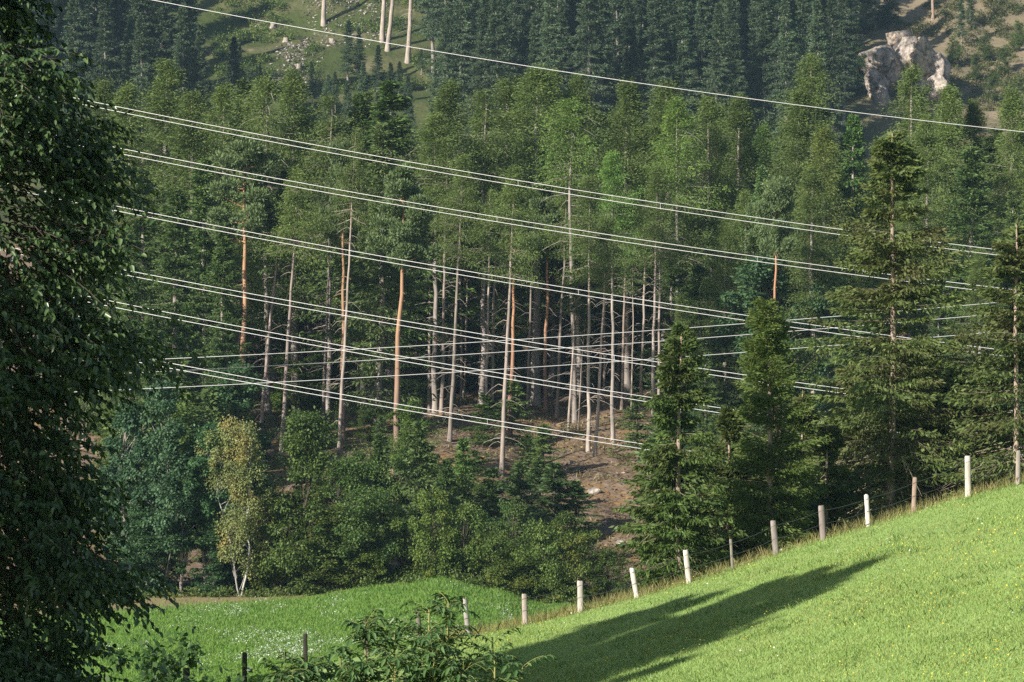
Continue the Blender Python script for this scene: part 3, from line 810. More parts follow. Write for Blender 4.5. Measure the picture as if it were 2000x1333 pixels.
G = 'larches and spruces with tops against the far slope'
for kind, u, vt, Y, tint, sxy, lab in [
    ('larch', 203, 160, 262, None, 1.1, 'olive larch half hidden by the dark foreground tree, below the topmost visible canopy'),
    ('larch', 252, 172, 255, None, 1., 'olive larch second to the right of the dark foreground tree'),
    ('larch', 329, 119, 260, None, 1.15, 'tall pointed larch left of the clearing, highest at the left side'),
    ('larch', 371, 179, 252, None, 1.2, 'broad rounded olive larch right of the tall pointed one'),
    ('larch', 438, 168, 258, None, 1., 'larch between the rounded olive one and a dark spruce'),
    ('spruce', 473, 150, 256, None, .9, 'narrow dark spruce whose tip reaches the lower left of the clearing'),
    ('larch', 525, 154, 252, None, 1., 'bright larch under the grey scree of the clearing'),
    ('larch', 578, 140, 256, None, 1.05, 'tall larch right below the clearing stumps'),
    ('larch', 640, 190, 250, None, 1., 'larch under the right part of the clearing'),
    ('spruce', 712, 180, 252, (.8, .85, .7), 1.2, 'dark green spruce left of the big dark one, under the pale snags'),
    ('spruce', 769, 158, 248, (.7, .8, .6), 1.5, 'broad very dark spruce below the pale snags'),
    ('spruce', 738, 245, 236, (1.4, 1.3, 1.35), 1.2, 'grey-blue spruce in front of the broad very dark one'),
    ('larch', 850, 225, 246, None, 1.1, 'bright larch at the right side of the broad very dark spruce'),
    ('larch', 881, 168, 256, None, 1.1, 'light larch, left of the twin-topped bright group'),
    ('larch', 941, 179, 250, None, 1.05, 'light larch with a pale stem under the earth wire'),
    ('larch', 998, 154, 256, None, 1.1, 'tall light larch left of the highest central top'),
    ('larch', 1046, 137, 254, None, 1.2, 'highest light larch in the centre of the canopy, touching the earth wire'),
    ('larch', 1078, 144, 260, None, 1., 'light larch right behind the highest central one'),
    ('larch', 1128, 151, 256, None, 1., 'narrow larch right of the highest central group'),
    ('larch', 1123, 198, 242, (1.0, 1.12, .95), 1., 'green larch in front of the narrow larch right of centre'),
    ('larch', 1225, 165, 256, None, 1.2, 'broad light larch right of the dark gap, below the earth wire'),
    ('larch', 1295, 160, 254, None, 1.2, 'broad larch with rounded top crossing the earth wire, right of centre'),
    ('larch', 1326, 198, 246, (1.0, 1.1, .9), 1., 'green larch tucked at the right side of the rounded one'),
    ('larch', 1197, 300, 234, (.95, 1.2, .95), .8, 'slim fresh-green larch under the broad pair right of centre'),
    ('larch', 1384, 192, 250, None, 1., 'larch with a long pale stem, left of a close twin'),
    ('larch', 1433, 189, 254, None, 1., 'right twin of the larch with the long pale stem'),
    ('larch', 1489, 245, 262, (.9, 1.05, .95), .9, 'lower larch in the dip between two taller groups'),
    ('larch', 1559, 182, 250, None, 1.15, 'olive larch with bare side branches left of the tallest right-hand top'),
    ('larch', 1594, 110, 262, None, .95, 'tallest narrow larch on the right, standing out against the far spruces'),
    ('larch', 1605, 250, 240, (1.1, 1.0, .9), 1., 'brownish larch in front of the tallest narrow one'),
    ('spruce', 1668, 224, 262, (.9, 1.1, .9), 1., 'green spruce below the rocks, left of the larch that covers them'),
    ('larch', 1773, 137, 258, None, 1.05, 'larch standing right in front of the rock outcrop'),
    ('larch', 1811, 228, 244, None, 1., 'larch with a pale stem behind the largest fence-side spruce'),
    ('larch', 1853, 175, 256, None, 1.05, 'larch just right of the rock outcrop'),
    ('larch', 1905, 200, 258, None, 1., 'larch behind the dark spruce on the right'),
    ('spruce', 1896, 285, 236, (.75, .85, .75), 1.3, 'dark full spruce with layered boughs near the right edge'),
    ('larch', 1980, 175, 250, None, 1., 'larch with a pale stem at the right edge'),
    ('larch', 2030, 200, 252, None, 1., 'larch cut by the right edge of the view'),
    ('spruce', 1486, 322, 236, (1.35, 1.45, 1.6), .8, 'pale blue-green spruce under the dip in the canopy'),
    ('spruce', 340, 365, 226, (.8, .9, .7), 1.1, 'dark spruce left of the leftmost orange pine, above the second wire pair'),
    ('spruce', 283, 330, 230, (.9, 1., .8), 1.1, 'dark spruce beside the foreground tree at the height of the second wire pair'),
    ('spruce', 400, 310, 236, (.9, 1., .85), 1.1, 'spruce behind the second wire pair left of the orange pines'),
    ('spruce', 438, 440, 224, (.8, .9, .75), 1.0, 'dark spruce immediately left of the leftmost orange pine'),
    ('spruce', 300, 600, 216, (.8, .9, .8), 1.2, 'dark spruce standing low behind the lower wires at the left'),
    ('spruce', 368, 590, 218, (.9, 1., .9), 1.1, 'low dark spruce where the lower wires cross at the left'),
    ('spruce', 445, 610, 220, (.75, .85, .75), 1.1, 'dark low spruce left of the foot of the orange pine'),
    ('spruce', 250, 520, 222, (.8, .9, .75), 1.1, 'dark spruce peeping out beside the foreground tree'),
]:
    canopy(kind, u, vt, Y, lab, tint=tint, sxy=sxy)

# filling rows behind and below the tops
for ri, (Yr, lo, hi) in enumerate([(272, 15, 90), (258, 60, 190), (246, 120, 300), (236, 200, 420)]):
    for u in np.arange(140, 2120, 66):
        uu = u + rg.uniform(-24, 24); Y = Yr + rg.uniform(-4, 4)
        vt = np.interp(uu, CAN_U, CAN_V) + rg.uniform(lo, hi)
        if Yr < 240 and (1020 < uu < 1320 or 470 < uu < 1000): continue
        if Yr < 250 and 470 < uu < 1330: continue
        if Yr == 258 and 470 < uu < 1330: Y += 14
        if 560 < uu < 1300:
            kind = rg.choice(['larch', 'spruce', 'pine'], p=[.45, .35, .2])
        elif uu < 560:
            kind = rg.choice(['larch', 'spruce'], p=[.2, .8])
        else:
            kind = rg.choice(['larch', 'spruce', 'pine'], p=[.6, .33, .07])
        w = 'left of the orange pines' if uu < 480 else 'among the tall bare trunks' if uu < 1000 else 'behind the brown bank' if uu < 1350 else 'behind the fence-side conifers'
        lw = {'larch': 'light-green larch', 'spruce': 'dark green spruce', 'pine': 'blue-green pine'}[kind]
        canopy(kind, uu, vt, Y, f'{lw} in the nearer forest {w}', tint=None, sxy=rg.uniform(.9, 1.25), group=f'{kind}s of the nearer forest {w}')

# trees whose long trunks show between the wires
for kind, ub, vb, ut, vt, bt, lab in [
    ('pine', 481, 700, 492, 270, (1.15, 1.0, .9), 'leftmost pine with a straight orange trunk, between the dark spruces'),
    ('spruce', 519, 700, 548, 330, (1.1, 1, 1), 'grey leaning trunk close right of the leftmost orange pine'),
    ('larch', 554, 790, 580, 330, (.95, .88, .85), 'thick grey trunk right of the leaning one, above the yellow birch'),
    ('larch', 664, 858, 700, 250, (1.1, 1.05, 1), 'long thin grey trunk leaning right, left of the tallest orange pine'),
    ('pine', 668, 720, 660, 290, (1, .9, .8), 'thin orange pine crossing behind the long thin grey trunk'),
    ('pine', 768, 925, 783, 330, (1.05, .95, .88), 'tallest orange pine, dark grey below and orange above, in front of the others'),
    ('larch', 862, 806, 868, 290, (.95, .88, .85), 'straight grey trunk beginning behind the pale boulder'),
    ('larch', 878, 862, 912, 310, (.8, .78, .75), 'dark trunk leaning right on the ochre bank'),
    ('spruce', 906, 780, 922, 340, (1, .95, .9), 'thin grey trunk behind the dark leaning one'),
    ('larch', 980, 925, 998, 330, (1.05, 1, .96), 'tall grey trunk with long dead side branches in the middle of the forest'),
    ('pine', 996, 860, 1006, 420, (1.1, .9, .8), 'orange-topped trunk hidden right behind the tall grey one'),
    ('larch', 1015, 745, 1024, 330, (.9, .85, .8), 'dark grey trunk deep behind the tall grey one'),
    ('pine', 1065, 805, 1071, 390, (1.1, .92, .85), 'reddish pine with a dense crown right of the middle'),
    ('larch', 1088, 815, 1106, 350, (.8, .75, .75), 'dark trunk right behind the reddish pine'),
    ('spruce', 1110, 842, 1136, 480, (1.15, 1.1, 1.05), 'slender pale trunk leaning right on the brown bank, leftmost of its cluster'),
    ('spruce', 1129, 838, 1143, 560, (1.1, 1.05, 1), 'thin pale trunk second on the brown bank'),
    ('larch', 1149, 884, 1150, 350, (1.3, 1.27, 1.2), 'straight pale trunk in the centre of the brown bank'),
    ('larch', 1162, 892, 1186, 420, (1.2, 1.12, 1.05), 'thicker pale trunk leaning right beside the straight one on the brown bank'),
    ('larch', 1214, 802, 1222, 400, (.95, .85, .8), 'grey trunk at the top of the brown bank'),
    ('larch', 1205, 770, 1214, 420, (.8, .75, .7), 'dark trunk behind the top of the brown bank'),
    ('spruce', 1233, 812, 1242, 440, (1.1, 1.05, 1), 'thin light trunk right of the brown bank'),
    ('larch', 1273, 855, 1284, 330, (1.15, 1.1, 1.1), 'grey spruce-like trunk rising behind the leftmost fence-side spruce'),
    ('larch', 1287, 830, 1296, 380, (1.05, 1, 1), 'second grey trunk rising behind the leftmost fence-side spruce'),
    ('pine', 1515, 620, 1516, 350, (1.15, .9, .8), 'reddish thin pine between the larch-green sapling and the largest spruce'),
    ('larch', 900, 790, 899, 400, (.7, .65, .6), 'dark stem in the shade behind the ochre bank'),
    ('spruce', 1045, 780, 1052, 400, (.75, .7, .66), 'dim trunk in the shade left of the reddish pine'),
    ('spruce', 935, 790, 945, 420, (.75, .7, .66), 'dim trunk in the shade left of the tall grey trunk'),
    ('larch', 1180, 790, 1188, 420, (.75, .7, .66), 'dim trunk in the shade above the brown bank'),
]:
    x, Y, z = site(ub, vb)
    lean = math.atan2((ut - ub), (vb - vt))
    if ub < 760 or ub > 1400:                 # foot hidden behind the forest edge: stands just behind it
        Y = min(Y, rg.uniform(226, 233))
        vb2 = VH - F * gz((ub - U0) / F * Y, Y) / Y
        x = (ub - (ut - ub) * (vb2 - vb) / (vb - vt) - U0) / F * Y
    H = top_h(ut, vt, x, Y)
    pr = PI_[rg.integers(4)]
    if kind != 'pine':
        pr = TALL[rg.integers(4)] if kind == 'larch' else TALLS[rg.integers(2)]
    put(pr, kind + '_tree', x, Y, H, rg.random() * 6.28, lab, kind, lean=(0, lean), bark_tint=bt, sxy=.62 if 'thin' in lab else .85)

for row, (Ya, Yb, ua, ub_, step, hlo, hhi) in enumerate([(238, 250, 150, 480, 44, 3.5, 7), (262, 276, 480, 1040, 26, 6, 13), (222, 236, 470, 770, 46, 1.8, 3.0), (205, 220, 200, 480, 50, 6, 10), (260, 274, 1040, 1340, 22, 6, 13),
                                                       (226, 244, 1320, 2080, 44, 6, 13), (206, 222, 1340, 2080, 48, 5, 10), (189, 200, 1300, 2080, 52, 4, 8)]):
    for u in np.arange(ua, ub_, step):
        uu = u + rg.uniform(-18, 18); Y = rg.uniform(Ya, Yb); x = (uu - U0) / F * Y
        k = rg.choice(['broad', 'spruce', 'larch'], p=[.45, .4, .15])
        pr = {'broad': MA + AL, 'spruce': SM[:2] + YS_, 'larch': LA[:2]}[k]
        w = 'left of the orange pines' if uu < 480 else 'between the tall trunks' if uu < 1040 else 'behind the brown bank' if uu < 1330 else 'behind the fence-side conifers'
        H = rg.uniform(hlo, hhi)
        put(pr[rg.integers(len(pr))], {'broad': 'broadleaf_tree', 'spruce': 'spruce_tree', 'larch': 'larch_tree'}[k], x, Y, H, rg.random() * 6.28,
            {'broad': 'leafy understorey tree ', 'spruce': 'small understorey spruce ', 'larch': 'small understorey larch '}[k] + w, 'tree' if k == 'broad' else k,
            f'understorey {k} trees {w}', sxy=rg.uniform(1.0, 1.5), tint=tuple(float(q) for q in rg.uniform(.85, 1.1) * np.array([1, 1.05, 1])))

for i, (ub, vb, ut) in enumerate([(600, 800, 612), (632, 815, 650), (722, 800, 730), (738, 790, 752), (838, 805, 846), (848, 790, 856), (950, 815, 962), (962, 800, 968), (1030, 800, 1036),
                                  (1120, 795, 1128), (1252, 800, 1262), (1420, 800, 1430), (1575, 790, 1582)]):
    x, Y, z = site(ub, vb)
    w = 'left of the tallest orange pine' if ub < 760 else 'around the tall grey trunk' if ub < 1060 else 'above the brown bank' if ub < 1300 else 'behind the fence-side conifers'
    k = (TALL + TALLS)[i % 5]
    put(k, 'thin_trunk_tree', x, Y, top_h(ut, rg.uniform(300, 420), x, Y), rg.random() * 6, 'thin bare grey trunk ' + w, 'tree', 'thin bare trunks ' + w, lean=(0, math.atan2(ut - ub, 430)), sxy=rg.uniform(.65, .9),
        bark_tint=tuple(float(q) for q in rg.uniform(.75, 1.25) * np.array([1, .96, .92])))

# ------------------------------------------------------------------ forest edge: broadleaves, birch, young spruces, shrubs
for kind, u, vb, vt, wpx, tint, lab in [
    ('young', 880, 985, 895, 100, (1, 1.05, .9), 'little spruce on the ochre ground below the dark leaning trunk'),
    ('young', 925, 960, 880, 90, (.95, 1.1, .9), 'little light spruce left of the foot of the tall grey trunk'),
    ('young', 1030, 930, 850, 110, (.9, 1, .85), 'dense young spruce between the tall grey trunk and the reddish pine'),
    ('young', 1055, 1010, 900, 130, (.85, .95, .9), 'dark young spruce at the lower left corner of the brown bank'),
    ('shrub', 660, 1060, 900, 170, (1.0, 1.1, .9), 'broad green shrub hiding the bank left of the tallest orange pine'),
    ('maple', 620, 1010, 890, 150, (.8, .9, .8), 'leafy tree on the bank right behind the birch crown'),
    ('maple', 690, 985, 890, 130, (.9, 1.0, .85), 'light leafy tree at the foot of the long thin grey trunk'),
    ('shrub', 960, 1010, 940, 110, (.95, 1, .9), 'low shrub on the bank among the bluish young spruces'),
    ('alder', 290, 1150, 860, 150, (.85, .95, 1.0), 'dense bluish leafy tree between the two tallest bluish ones'),
    ('alder', 285, 1172, 985, 130, (.95, 1.05, .95), 'lower leafy tree at the meadow edge next to the dark foreground tree'),
    ('alder', 420, 1168, 1000, 110, (.85, 1., .9), 'low leafy tree under the left side of the birch crown'),
    ('shrub', 720, 1075, 900, 150, (.9, 1.0, .95), 'dark shrub on the bank left of the tallest orange pine foot'),
    ('shrub', 790, 1050, 890, 130, (1.0, 1.1, .9), 'green shrub on the bank right at the tallest orange pine foot'),
    ('young', 745, 1070, 850, 110, (.95, 1.05, .95), 'young spruce hiding the left side of the tallest orange pine foot'),
    ('shrub', 850, 1040, 905, 110, (1.0, 1.1, .9), 'shrub under the pale boulder among young spruces'),
    ('young', 1125, 1060, 940, 130, (.8, .9, .9), 'low dark young spruce at the lower side of the brown bank'),
    ('shrub', 1090, 1120, 1000, 130, (.9, .95, .8), 'shrub behind the large olive one at the meadow corner'),
    ('alder', 250, 1160, 790, 150, (.9, 1.0, 1.15), 'bluish-green leafy tree beside the dark foreground tree at the meadow edge'),
    ('alder', 322, 1166, 750, 150, (.95, 1, 1.1), 'tall bluish-green leafy tree left of the yellow birch'),
    ('alder', 398, 1164, 830, 130, (.9, 1.05, .95), 'green leafy tree touching the left side of the yellow birch'),
    ('alder', 355, 1170, 960, 130, (1, 1.1, .9), 'lower leafy tree in front of the tall bluish one at the meadow edge'),
    ('alder', 480, 1120, 900, 150, (.75, .85, .85), 'dark leafy tree standing behind the birch stems'),
    ('alder', 440, 1150, 985, 120, (.8, .95, .85), 'dark low leafy tree at the left foot of the birch'),
    ('maple', 590, 1162, 800, 180, (.85, .92, .92), 'large green leafy tree right of the yellow birch'),
    ('maple', 545, 1166, 960, 130, (1.05, 1, .9), 'rounded leafy tree at the right foot of the yellow birch'),
    ('maple', 690, 1148, 880, 170, (.72, .85, .95), 'dark leafy tree between the birch side and the tallest orange pine'),
    ('maple', 640, 1155, 985, 160, (1.05, 1.0, .95), 'bushy green tree at the meadow edge under the large leafy one'),
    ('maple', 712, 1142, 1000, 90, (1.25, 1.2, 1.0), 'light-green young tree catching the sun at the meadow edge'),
    ('maple', 640, -256, 690, 170, (1, 1.05, 1), 'leafy tree behind the long thin grey trunk, bright on its left'),
    ('maple', 740, -256, 760, 150, (.9, 1, .95), 'leafy tree left of the tallest orange pine trunk'),
    ('maple', 560, -256, 690, 120, (1, 1.1, .8), 'yellow-green leafy tree above the yellow birch'),
    ('alder', 470, -256, 720, 120, (.8, .9, .9), 'dark leafy tree above the yellow birch crown'),
    ('maple', 800, 930, 780, 120, (.95, 1.1, .95), 'leafy bush-like tree right of the tallest orange pine'),
    ('young', 815, 1085, 828, 130, (1, 1, 1), 'young spruce in front of the pale boulder'),
    ('young', 905, 1080, 858, 110, (1.05, 1.2, .9), 'light-green young spruce below the ochre bank'),
    ('young', 870, 1090, 900, 100, (.9, 1, .9), 'young spruce between two lighter ones below the ochre bank'),
    ('young', 965, 1080, 915, 130, (.9, 1, 1.05), 'bluish young spruce below the tall grey trunk'),
    ('young', 1020, 1075, 905, 140, (.95, 1, 1.1), 'bluish young spruce at the left of the brown bank'),
    ('young', 1085, 1065, 905, 150, (.75, .85, .85), 'dark young spruce beside the shadow on the brown bank'),
    ('young', 945, 870, 770, 110, (.9, 1, .8), 'young spruce growing on the ochre bank left of the tall grey trunk'),
    ('young', 1000, 860, 740, 110, (.9, 1, .8), 'young spruce at the right of the tall grey trunk base'),
    ('young', 1060, 945, 830, 110, (.9, .95, .8), 'young spruce at the foot of the reddish pine'),
    ('young', 1245, 900, 770, 110, (1.3, 1.3, 1.3), 'pale young conifer at the right of the brown bank'),
    ('shrub', 790, 1130, 985, 120, (1, 1.05, .95), 'green shrub at the meadow corner below the tallest orange pine'),
    ('shrub', 850, 1132, 960, 130, (1.15, 1.15, .9), 'yellow-green shrub at the highest point of the valley meadow'),
    ('shrub', 910, 1140, 985, 130, (1.05, 1.1, .95), 'rounded shrub right of the yellow-green one at the meadow edge'),
    ('shrub', 960, 1165, 1040, 130, (1.0, 1.0, .9), 'shrub at the meadow edge above the second white post'),
    ('shrub', 1010, 1178, 1065, 130, (1.2, 1.2, .9), 'bright rounded shrub above the tall white post in the middle'),
    ('shrub', 1060, 1180, 1020, 140, (.95, .98, .85), 'large olive shrub left of the leaning white post'),
    ('shrub', 1130, 1175, 1035, 150, (1.0, .92, .75), 'olive-brown shrub below the bare bank'),
    ('shrub', 1185, 1172, 1070, 110, (.9, .95, .8), 'low shrub at the left skirt of the leftmost fence-side spruce'),
    ('shrub', 880, 1080, 930, 110, (1.05, 1.1, .9), 'shrub on the bank between young spruces'),
    ('shrub', 1000, 1110, 980, 120, (.85, .95, .9), 'dark shrub behind the bright rounded one'),
]:
    if vb < 0: x, Y = (u - U0) / F * -vb, -vb
    else: x, Y, z = site(u, min(vb, VH - F * gz((u - U0) / F * 187, 187.) / 187 - 1))
    H = top_h(u, vt, x, Y)
    lib = {'alder': AL, 'maple': MA, 'young': YS_, 'shrub': SH}[kind]
    pr = lib[rg.integers(len(lib))]
    R0 = {'alder': 2.3, 'maple': 2.9, 'young': 1.75, 'shrub': 2.2}[kind]
    s = H / pr['H']
    sxy = min(1.9, max(.55, (wpx / 2 / F * Y) / (R0 * s)))
    nm, ct = {'alder': ('alder_tree', 'tree'), 'maple': ('broadleaf_tree', 'tree'), 'young': ('young_spruce', 'spruce'), 'shrub': ('leafy_shrub', 'shrub')}[kind]
    put(pr, nm, x, Y, H, rg.random() * 6.28, lab, ct, tint=tint, sxy=sxy)
x, Y, z = site(470, 1164)
put(BI[0], 'birch_tree', x, Y, top_h(480, 812, x, Y), .35, 'birch with yellowing leaves and two white stems at the meadow edge', 'birch', sxy=1.15, bark_tint=(.75, .75, .75))

# ------------------------------------------------------------------ conifers right behind the fence
def front_thin(az, f, rng):          # fewer boughs on one side: the stem shows
    c = np.cos(az + PI / 2)
    return np.clip(.06 + .62 * np.clip(c, 0, 1) ** 2 + .2 * (rng.random(len(az)) < .3), 0, .85)


low = dict(crown0=.02, per_m=36, top_pow=.75, hang=.7, droop=.3, dead=12, dead_len=.9)
near = [
    (1568, 108, 770, 1.5, 41, low, 'spruce top between the larch sapling and the low bushy spruce'),
    (1672, 110, 730, 1.9, 42, low, 'spruce close left of the largest spruce'),
    (1805, 111, 660, 2.1, 43, low, 'spruce close right of the largest spruce'),
    (1925, 108, 700, 1.9, 44, low, 'spruce filling the gap left of the right-edge spruce'),
    (1372, 107, 880, 1.4, 45, low, 'small spruce behind the leftmost spruce and the thin one'),
    (1465, 109, 860, 1.5, 46, low, 'small spruce at the left foot of the larch sapling'),
    # u, Y, vtop, R, seed, args, label
    (1735, 106, 262, 3.2, 31, dict(crown0=.04, per_m=34, top_pow=.62, hang=.85, droop=.38, dead=170, dead_len=1.05), 'largest spruce behind the fence, grey stem and dead twigs showing through'),
    (1326, 98, 640, 1.75, 32, dict(crown0=.06, per_m=34, top_pow=.75, hang=.95, droop=.42, dead=30, dead_len=.9), 'leftmost spruce behind the fence with a bare orange-brown stem and thin leader'),
    (1985, 104, 430, 3.1, 33, dict(crown0=.05, per_m=34, top_pow=.7, hang=.8, droop=.35, dead=50, dead_len=.9), 'spruce at the right edge of the view behind the fence'),
    (1420, 102, 800, 1.5, 34, dict(crown0=.05, per_m=34, top_pow=.75, hang=.8, droop=.35, dead=25, dead_len=.9), 'small thin spruce between the leftmost spruce and the light-green larch'),
    (1612, 104, 830, 2.0, 35, dict(crown0=.02, per_m=34, top_pow=.75, hang=.7, droop=.3, dead=14, dead_len=.9), 'low bushy spruce between the larch and the largest spruce'),
    (1870, 108, 720, 2.3, 36, dict(crown0=.02, per_m=34, top_pow=.75, hang=.7, droop=.3, dead=14, dead_len=.9), 'low dark spruce between the largest spruce and the right edge'),
]
for u, Y, vt, R, seed, kw, lab in near:
    x = (u - U0) / F * Y
    H = top_h(u, vt, x, Y)
    pr = conifer('fence_spruce', seed, H, R, K=12, m=17, sl=.19, sw=.056, mats=(M['spruce_near'], M['bark_spruce']), spread=.42, r0=H * .0085 + .015, limb_r=.010, uneven=.35, thin=front_thin, sides=9, jit=.03, **kw)
    put(pr, 'spruce_tree', x, Y, H, 0.0, lab, 'spruce', sink=0.0, tint=(.85, 1.0, .8) if seed == 32 else None)
u, Y = 1508, 101
x = (u - U0) / F * Y; H = top_h(u, 592, x, Y)
pr = conifer('fence_larch', 37, H, 1.65, .05, 34, 12, 17, .15, .036, (M['larch'], M['bark_spruce']), top_pow=.55, tip_up=.55, droop=.12, spread=.5, hang=.45, r0=.085, limb_r=.008, dead=40, dead_len=.9, thin=lambda a, f, g: .25 * np.clip(np.cos(a + PI / 2), 0, 1), jit=.05)
put(pr, 'larch_tree', x, Y, H, 0.0, 'light-green larch sapling behind the fence with a pale stem', 'larch', sink=0., tint=(.92, .92, .75))

# ------------------------------------------------------------------ power lines
def fit(pts, deg=2):
    p = np.array(pts, float)
    return np.polyfit((p[:, 0] - 1000) / 1000, p[:, 1], deg)


UW = np.linspace(-1400, 3400, 97)


def wire_path(pts, Y0, slope, deg=2):
    c = fit(pts, deg)
    t = (UW - U0) / F
    Y = Y0 / (1 - slope * t)                  # straight in plan: Y = Y0 + slope * x
    return np.stack([t * Y, Y, (VH - np.polyval(c, (UW - 1000) / 1000)) / F * Y], 1)


def wire_mesh(path, r):
    return mesh_np('wire', [tubes(path[None], np.full((1, len(path)), r), 6)], M['wire'], True)


BUND = [
    ([(173, 197), (650, 290), (700, 299.5), (1300, 399), (1350, 406), (1678, 452), (1822, 473), (1980, 492.5)],
     [(170, 206), (700, 309), (1300, 409), (1350, 417), (1696, 466), (1839, 485), (2000, 505)], [1012, 1290], 'uppermost pair of pale twin conductors falling to the right'),
    ([(198, 283), (650, 369), (700, 377), (1021, 433), (1300, 476), (1645, 524), (1860, 552), (1962, 564)],
     [(210, 296), (700, 387), (965, 433), (1300, 485.5), (1350, 492), (1645, 534.6), (1976, 575)], [971, 1480], 'second pair of twin conductors from the top'),
    ([(245, 406), (378, 433), (650, 485), (700, 492), (1300, 593), (1486, 620), (1696, 650), (1923, 680)],
     [(247, 416), (333, 433), (650, 494), (700, 502), (1300, 602.5), (1468, 627), (1626, 652), (1927, 691.5)], [1130], 'third pair of twin conductors, passing the tip of the larch sapling'),
    ([(224, 524), (650, 603), (700, 612), (1300, 710), (1336, 715), (1465, 734), (1633, 758)],
     [(221, 533), (650, 613), (700, 621.4), (1305, 720), (1426, 738), (1650, 769)], [1200], 'fourth pair of twin conductors, crossing the rising single wires in the middle'),
    ([(210, 587), (650, 672), (700, 682), (1291, 780), (1366, 790), (1394, 795.5), (1668, 834)],
     [(175, 591), (650, 682), (700, 690), (1291, 789), (1366, 801)], [1006], 'fifth pair of twin conductors, second lowest'),
    ([(228, 690), (305, 704.5), (650, 768), (700, 776), (1287, 872.6), (1542, 910), (1601, 918.5)],
     [(228, 700), (650, 777), (700, 786), (1263, 878.5), (1542, 920)], [952], 'lowest pair of twin conductors, running down in front of the brown bank'),
]
for k, (a, b, sps, lab) in enumerate(BUND):
    pa, pb = wire_path(a, 158 - k * 1.5, -.35), wire_path(b, 158 - k * 1.5, -.35)
    t = thing('power_line', pa[48], lab, 'power line', 'twin power lines across the forest')
    loc = pa[48]
    for p in (pa, pb):
        obj('conductor', wire_mesh(p - loc, .0158), t)
    for us in sps:
        q = np.array([[np.interp(us, UW, pa[:, j]) for j in range(3)], [np.interp(us, UW, pb[:, j]) for j in range(3)]]) - loc
        obj('spacer', mesh_np('spacer', [tubes(np.linspace(q[0], q[1], 4)[None], np.array([[.018, .01, .01, .018]]), 6)], M['wire']), t)
SING = [
    ([(294, 0), (650, 66), (700, 74), (1300, 170), (1350, 178), (2000, 258)], 150, -.35, 'single earth wire, highest of all, slanting over the far slope'),
    ([(224, 705.5), (650, 685), (700, 683.4), (1300, 644), (1350, 640), (1689, 613), (1972, 589.5)], 172, -.2, 'topmost of the three single wires rising to the right'),
    ([(231, 730), (650, 708), (700, 706), (1300, 666), (1350, 662.4), (1622, 641), (1944, 614)], 173, -.2, 'middle one of the three single wires rising to the right'),
    ([(229, 762), (650, 741), (700, 739), (1300, 700), (1322, 698), (1664, 672), (1920, 651)], 174, -.2, 'lowest of the three single wires rising to the right'),
]
for pts, Y0, sl, lab in SING:
    p = wire_path(pts, Y0, sl)
    o = obj('overhead_wire', wire_mesh(p - p[48], .018 if Y0 > 160 else .015)); o.location = tuple(p[48])
    tag(o, lab, 'overhead wire', 'single overhead wires')

# ------------------------------------------------------------------ fence
POSTS = [  # base u,v  top u,v  width px  tint  label
    (366, 1378, 364, 1305, 14, (.08, .075, .065), 'shade-tinted dark fence post at the lower left, cut by the bottom edge'),  # near-black tints of the leftmost posts put tree shade into the wood
    (478, 1345, 478, 1275, 10, (.08, .075, .065), 'shade-tinted dark fence post, second from the left, standing free before the meadow'),
    (597, 1310, 596, 1238, 9, (.08, .075, .065), 'shade-tinted dark fence post left of the ash saplings'),
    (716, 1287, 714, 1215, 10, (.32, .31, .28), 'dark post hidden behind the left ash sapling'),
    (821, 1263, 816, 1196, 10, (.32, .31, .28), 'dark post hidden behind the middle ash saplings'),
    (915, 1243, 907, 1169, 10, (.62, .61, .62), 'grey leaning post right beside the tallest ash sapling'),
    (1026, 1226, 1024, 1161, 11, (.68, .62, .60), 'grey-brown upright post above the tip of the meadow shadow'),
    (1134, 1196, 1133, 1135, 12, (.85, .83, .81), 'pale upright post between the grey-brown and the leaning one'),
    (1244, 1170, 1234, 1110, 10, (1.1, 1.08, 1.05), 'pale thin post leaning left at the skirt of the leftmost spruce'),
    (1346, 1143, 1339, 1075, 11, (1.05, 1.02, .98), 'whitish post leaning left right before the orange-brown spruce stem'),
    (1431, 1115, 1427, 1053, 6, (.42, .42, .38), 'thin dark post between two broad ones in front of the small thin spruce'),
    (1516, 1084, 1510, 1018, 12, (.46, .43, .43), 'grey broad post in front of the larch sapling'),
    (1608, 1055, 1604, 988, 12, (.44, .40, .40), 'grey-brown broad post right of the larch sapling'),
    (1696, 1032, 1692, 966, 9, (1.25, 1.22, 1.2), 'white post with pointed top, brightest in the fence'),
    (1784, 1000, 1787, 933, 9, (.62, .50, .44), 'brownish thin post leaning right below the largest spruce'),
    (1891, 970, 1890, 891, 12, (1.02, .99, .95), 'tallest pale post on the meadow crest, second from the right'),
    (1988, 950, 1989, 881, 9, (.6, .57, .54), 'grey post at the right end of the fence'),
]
tops = []
